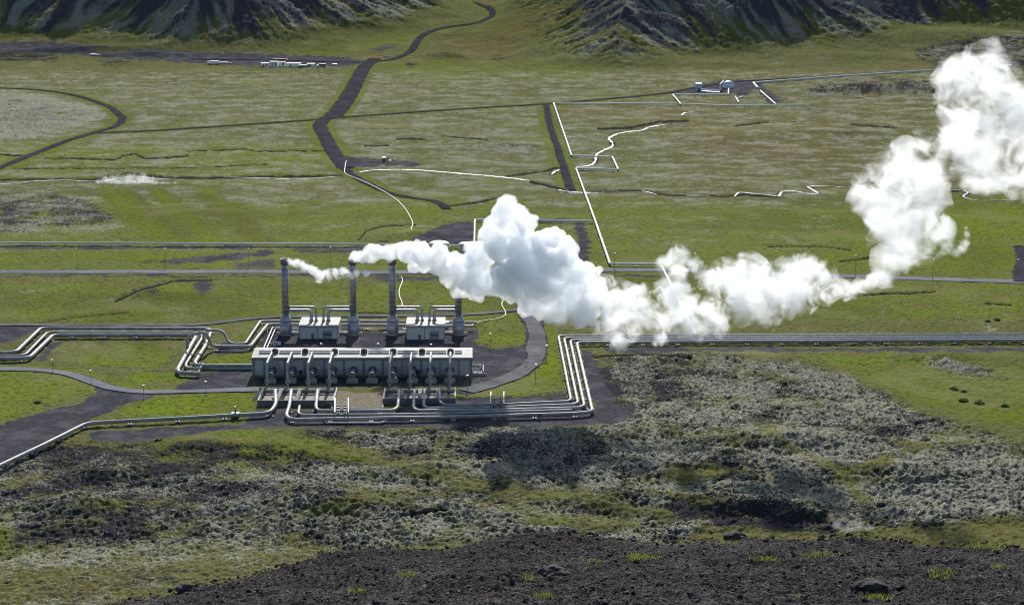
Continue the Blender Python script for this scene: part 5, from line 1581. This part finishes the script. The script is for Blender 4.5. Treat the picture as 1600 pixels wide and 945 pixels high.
steam('steam_cloud', 'broad white steam cloud drifting low over the right pipe bundle',
      [(948, 468, 28), (955, 503, 26), (985, 468, 22), (1000, 450, 11), (1000, 492, 26), (985, 522, 16), (965, 532, 14), (1038, 411, 12), (1058, 404, 19), (1084, 412, 12), (1060, 428, 15), (1050, 456, 22), (1070, 480, 26), (1080, 510, 18), (1040, 500, 20),
       (1112, 440, 18), (1140, 438, 28), (1172, 428, 27), (1160, 474, 27), (1112, 490, 22), (1200, 448, 32), (1240, 430, 27), (1268, 424, 22), (1250, 455, 27), (1200, 486, 22), (1292, 436, 17), (1312, 450, 14), (1330, 456, 9), (1345, 448, 12), (1326, 450, 15), (1362, 442, 12), (1056, 470, 20), (1066, 492, 18), (1095, 524, 15), (1125, 508, 16), (1240, 480, 15), (1290, 462, 14), (1030, 528, 12)],
      .32, .10, .95, .14, 1.0, AW, jit=14, seed=2, aniso=.3, grow=1.42, dist=1.2, kids=2, field=(1.46, 3.5))
steam('steam_cloud', 'tall ragged steam cloud standing over the valley road on the right',
      [(1440, 226, 17), (1412, 234, 15), (1405, 268, 30), (1380, 298, 34), (1352, 312, 22), (1334, 318, 12), (1430, 298, 36), (1402, 340, 38), (1440, 350, 36), (1384, 372, 22), (1420, 386, 30), (1460, 366, 25), (1480, 382, 12), (1392, 410, 22), (1384, 434, 13), (1455, 278, 22), (1404, 392, 22), (1466, 320, 16), (1368, 350, 14), (1470, 250, 14), (1368, 436, 14), (1376, 424, 16), (1474, 232, 17), (1486, 214, 18), (1500, 236, 18), (1462, 262, 18)],
      .20, .12, 1.05, .10, 1.1, AW, jit=14, seed=3, aniso=.3, grow=1.5, dist=1.3, kids=2, field=(1.55, 4.6))
steam('steam_cloud', 'highest steam cloud drifting off at the right edge of the picture',
      [(1552, 92, 24), (1522, 100, 22), (1492, 110, 20), (1474, 128, 15), (1478, 150, 14), (1520, 138, 38), (1560, 130, 32), (1510, 186, 32), (1550, 196, 42), (1590, 176, 32), (1606, 222, 36), (1540, 250, 36), (1560, 282, 26), (1600, 272, 32), (1502, 222, 22), (1640, 180, 36), (1650, 250, 36), (1580, 305, 12), (1530, 285, 12), (1500, 262, 12)],
      .18, .12, 1.05, .10, 1.1, AW, jit=14, seed=4, aniso=.3, grow=1.5, dist=1.3, kids=2, field=(1.55, 4.6))
steam('steam_wisp', 'small detached steam wisp right of the tall ragged cloud',
      [(1484, 392, 6), (1494, 395, 7), (1503, 390, 8), (1508, 378, 8), (1511, 366, 6), (1510, 356, 4)], .24, .12, 1.0, .16, .7, [(4, .9), (2, .5)], jit=3, seed=5, grow=1.3, kids=1, field=(1.35, 3.6))
steam('steam_wisp', 'thin low steam trail blowing from the leftmost stack',
      [(444, 405, 4), (452, 408, 5.5), (463, 411, 7), (475, 416, 8.5), (488, 423, 9), (500, 429, 9), (512, 430, 9), (524, 428, 8), (536, 425, 7), (498, 436, 6), (546, 430, 7), (572, 428, 6), (556, 426, 6)], .55, .12, .9, .30, .5, [(3.2, .8), (1.5, .4)], jit=2, seed=6, grow=1.3, kids=1, field=(1.35, 3.2), dfun=lambda u: 745 - (u - 444) * .12)
gs = lambda u: CAM[2] / math.tan(PIT + math.atan((286 - CY) / F)) - 3
steam('steam_wisp', 'pale steam drifting off the hot stream on the left meadow',
      [(152, 284, 4), (158, 284, 6), (166, 283, 8), (176, 283, 9), (187, 283, 10), (198, 284, 11), (209, 284, 11), (220, 285, 11), (231, 286, 10), (242, 288, 9), (253, 291, 8), (264, 292, 8), (276, 292, 7), (288, 293, 6), (205, 277, 8), (225, 278, 8)], .10, .15, 1.2, .35, .9, [(6, .8)], jit=3, seed=7, grow=1.35, kids=1, field=(1.5, 3.8), dfun=gs)
gs2 = lambda u: CAM[2] / math.tan(PIT + math.atan((828 - CY) / F)) - 1
steam('steam_wisp', 'faint steam rising at the end of the dark lava bank',
      [(1316, 829, 9), (1326, 827, 12), (1338, 828, 14), (1350, 829, 12), (1308, 818, 10), (1300, 808, 8), (1362, 829, 9)], .10, .15, 1.2, .6, .5, [(3, .4)], jit=2, seed=8, grow=1.35, kids=1, field=(1.5, 3.8), dfun=gs2)

# ------------------------------------------------------------------ light, camera, render
w = bpy.data.worlds.new('World'); sc.world = w; w.use_nodes = True
t = w.node_tree; bg = t.nodes['Background']
sky = t.nodes.new('ShaderNodeTexSky'); sky.sky_type = 'NISHITA'; sky.sun_disc = False
sky.sun_elevation = SUN_EL; sky.sun_rotation = SUN_AZ; sky.altitude = 300
t.links.new(sky.outputs[0], bg.inputs[0]); bg.inputs[1].default_value = .085
S = Vector((math.sin(SUN_AZ) * math.cos(SUN_EL), math.cos(SUN_AZ) * math.cos(SUN_EL), math.sin(SUN_EL)))
l = bpy.data.lights.new('sun', 'SUN'); l.energy = 4.8; l.angle = math.radians(.5); l.color = (1, .97, .925)
lo_ = bpy.data.objects.new('sun', l); COL.objects.link(lo_); lo_.rotation_euler = S.to_track_quat('Z', 'Y').to_euler()
cam = bpy.data.cameras.new('camera'); cam.sensor_width = 36; cam.lens = F / 1600 * 36
cam.shift_x = (800 - CX) / 1600; cam.clip_start = 1; cam.clip_end = 12000
co_ = bpy.data.objects.new('camera', cam); COL.objects.link(co_); co_.location = CAM; co_.rotation_euler = (math.pi / 2 - PIT, 0, 0)
sc.camera = co_
sc.view_settings.view_transform = 'Standard'; sc.view_settings.look = 'None'; sc.view_settings.exposure = 0.72; sc.view_settings.gamma = 1
cy = sc.cycles
cy.filter_width = 1.1
cy.max_bounces = 24; cy.diffuse_bounces = 3; cy.glossy_bounces = 3; cy.transmission_bounces = 4; cy.transparent_max_bounces = 16; cy.volume_bounces = 20
cy.volume_step_rate = 1.5; cy.volume_max_steps = 512
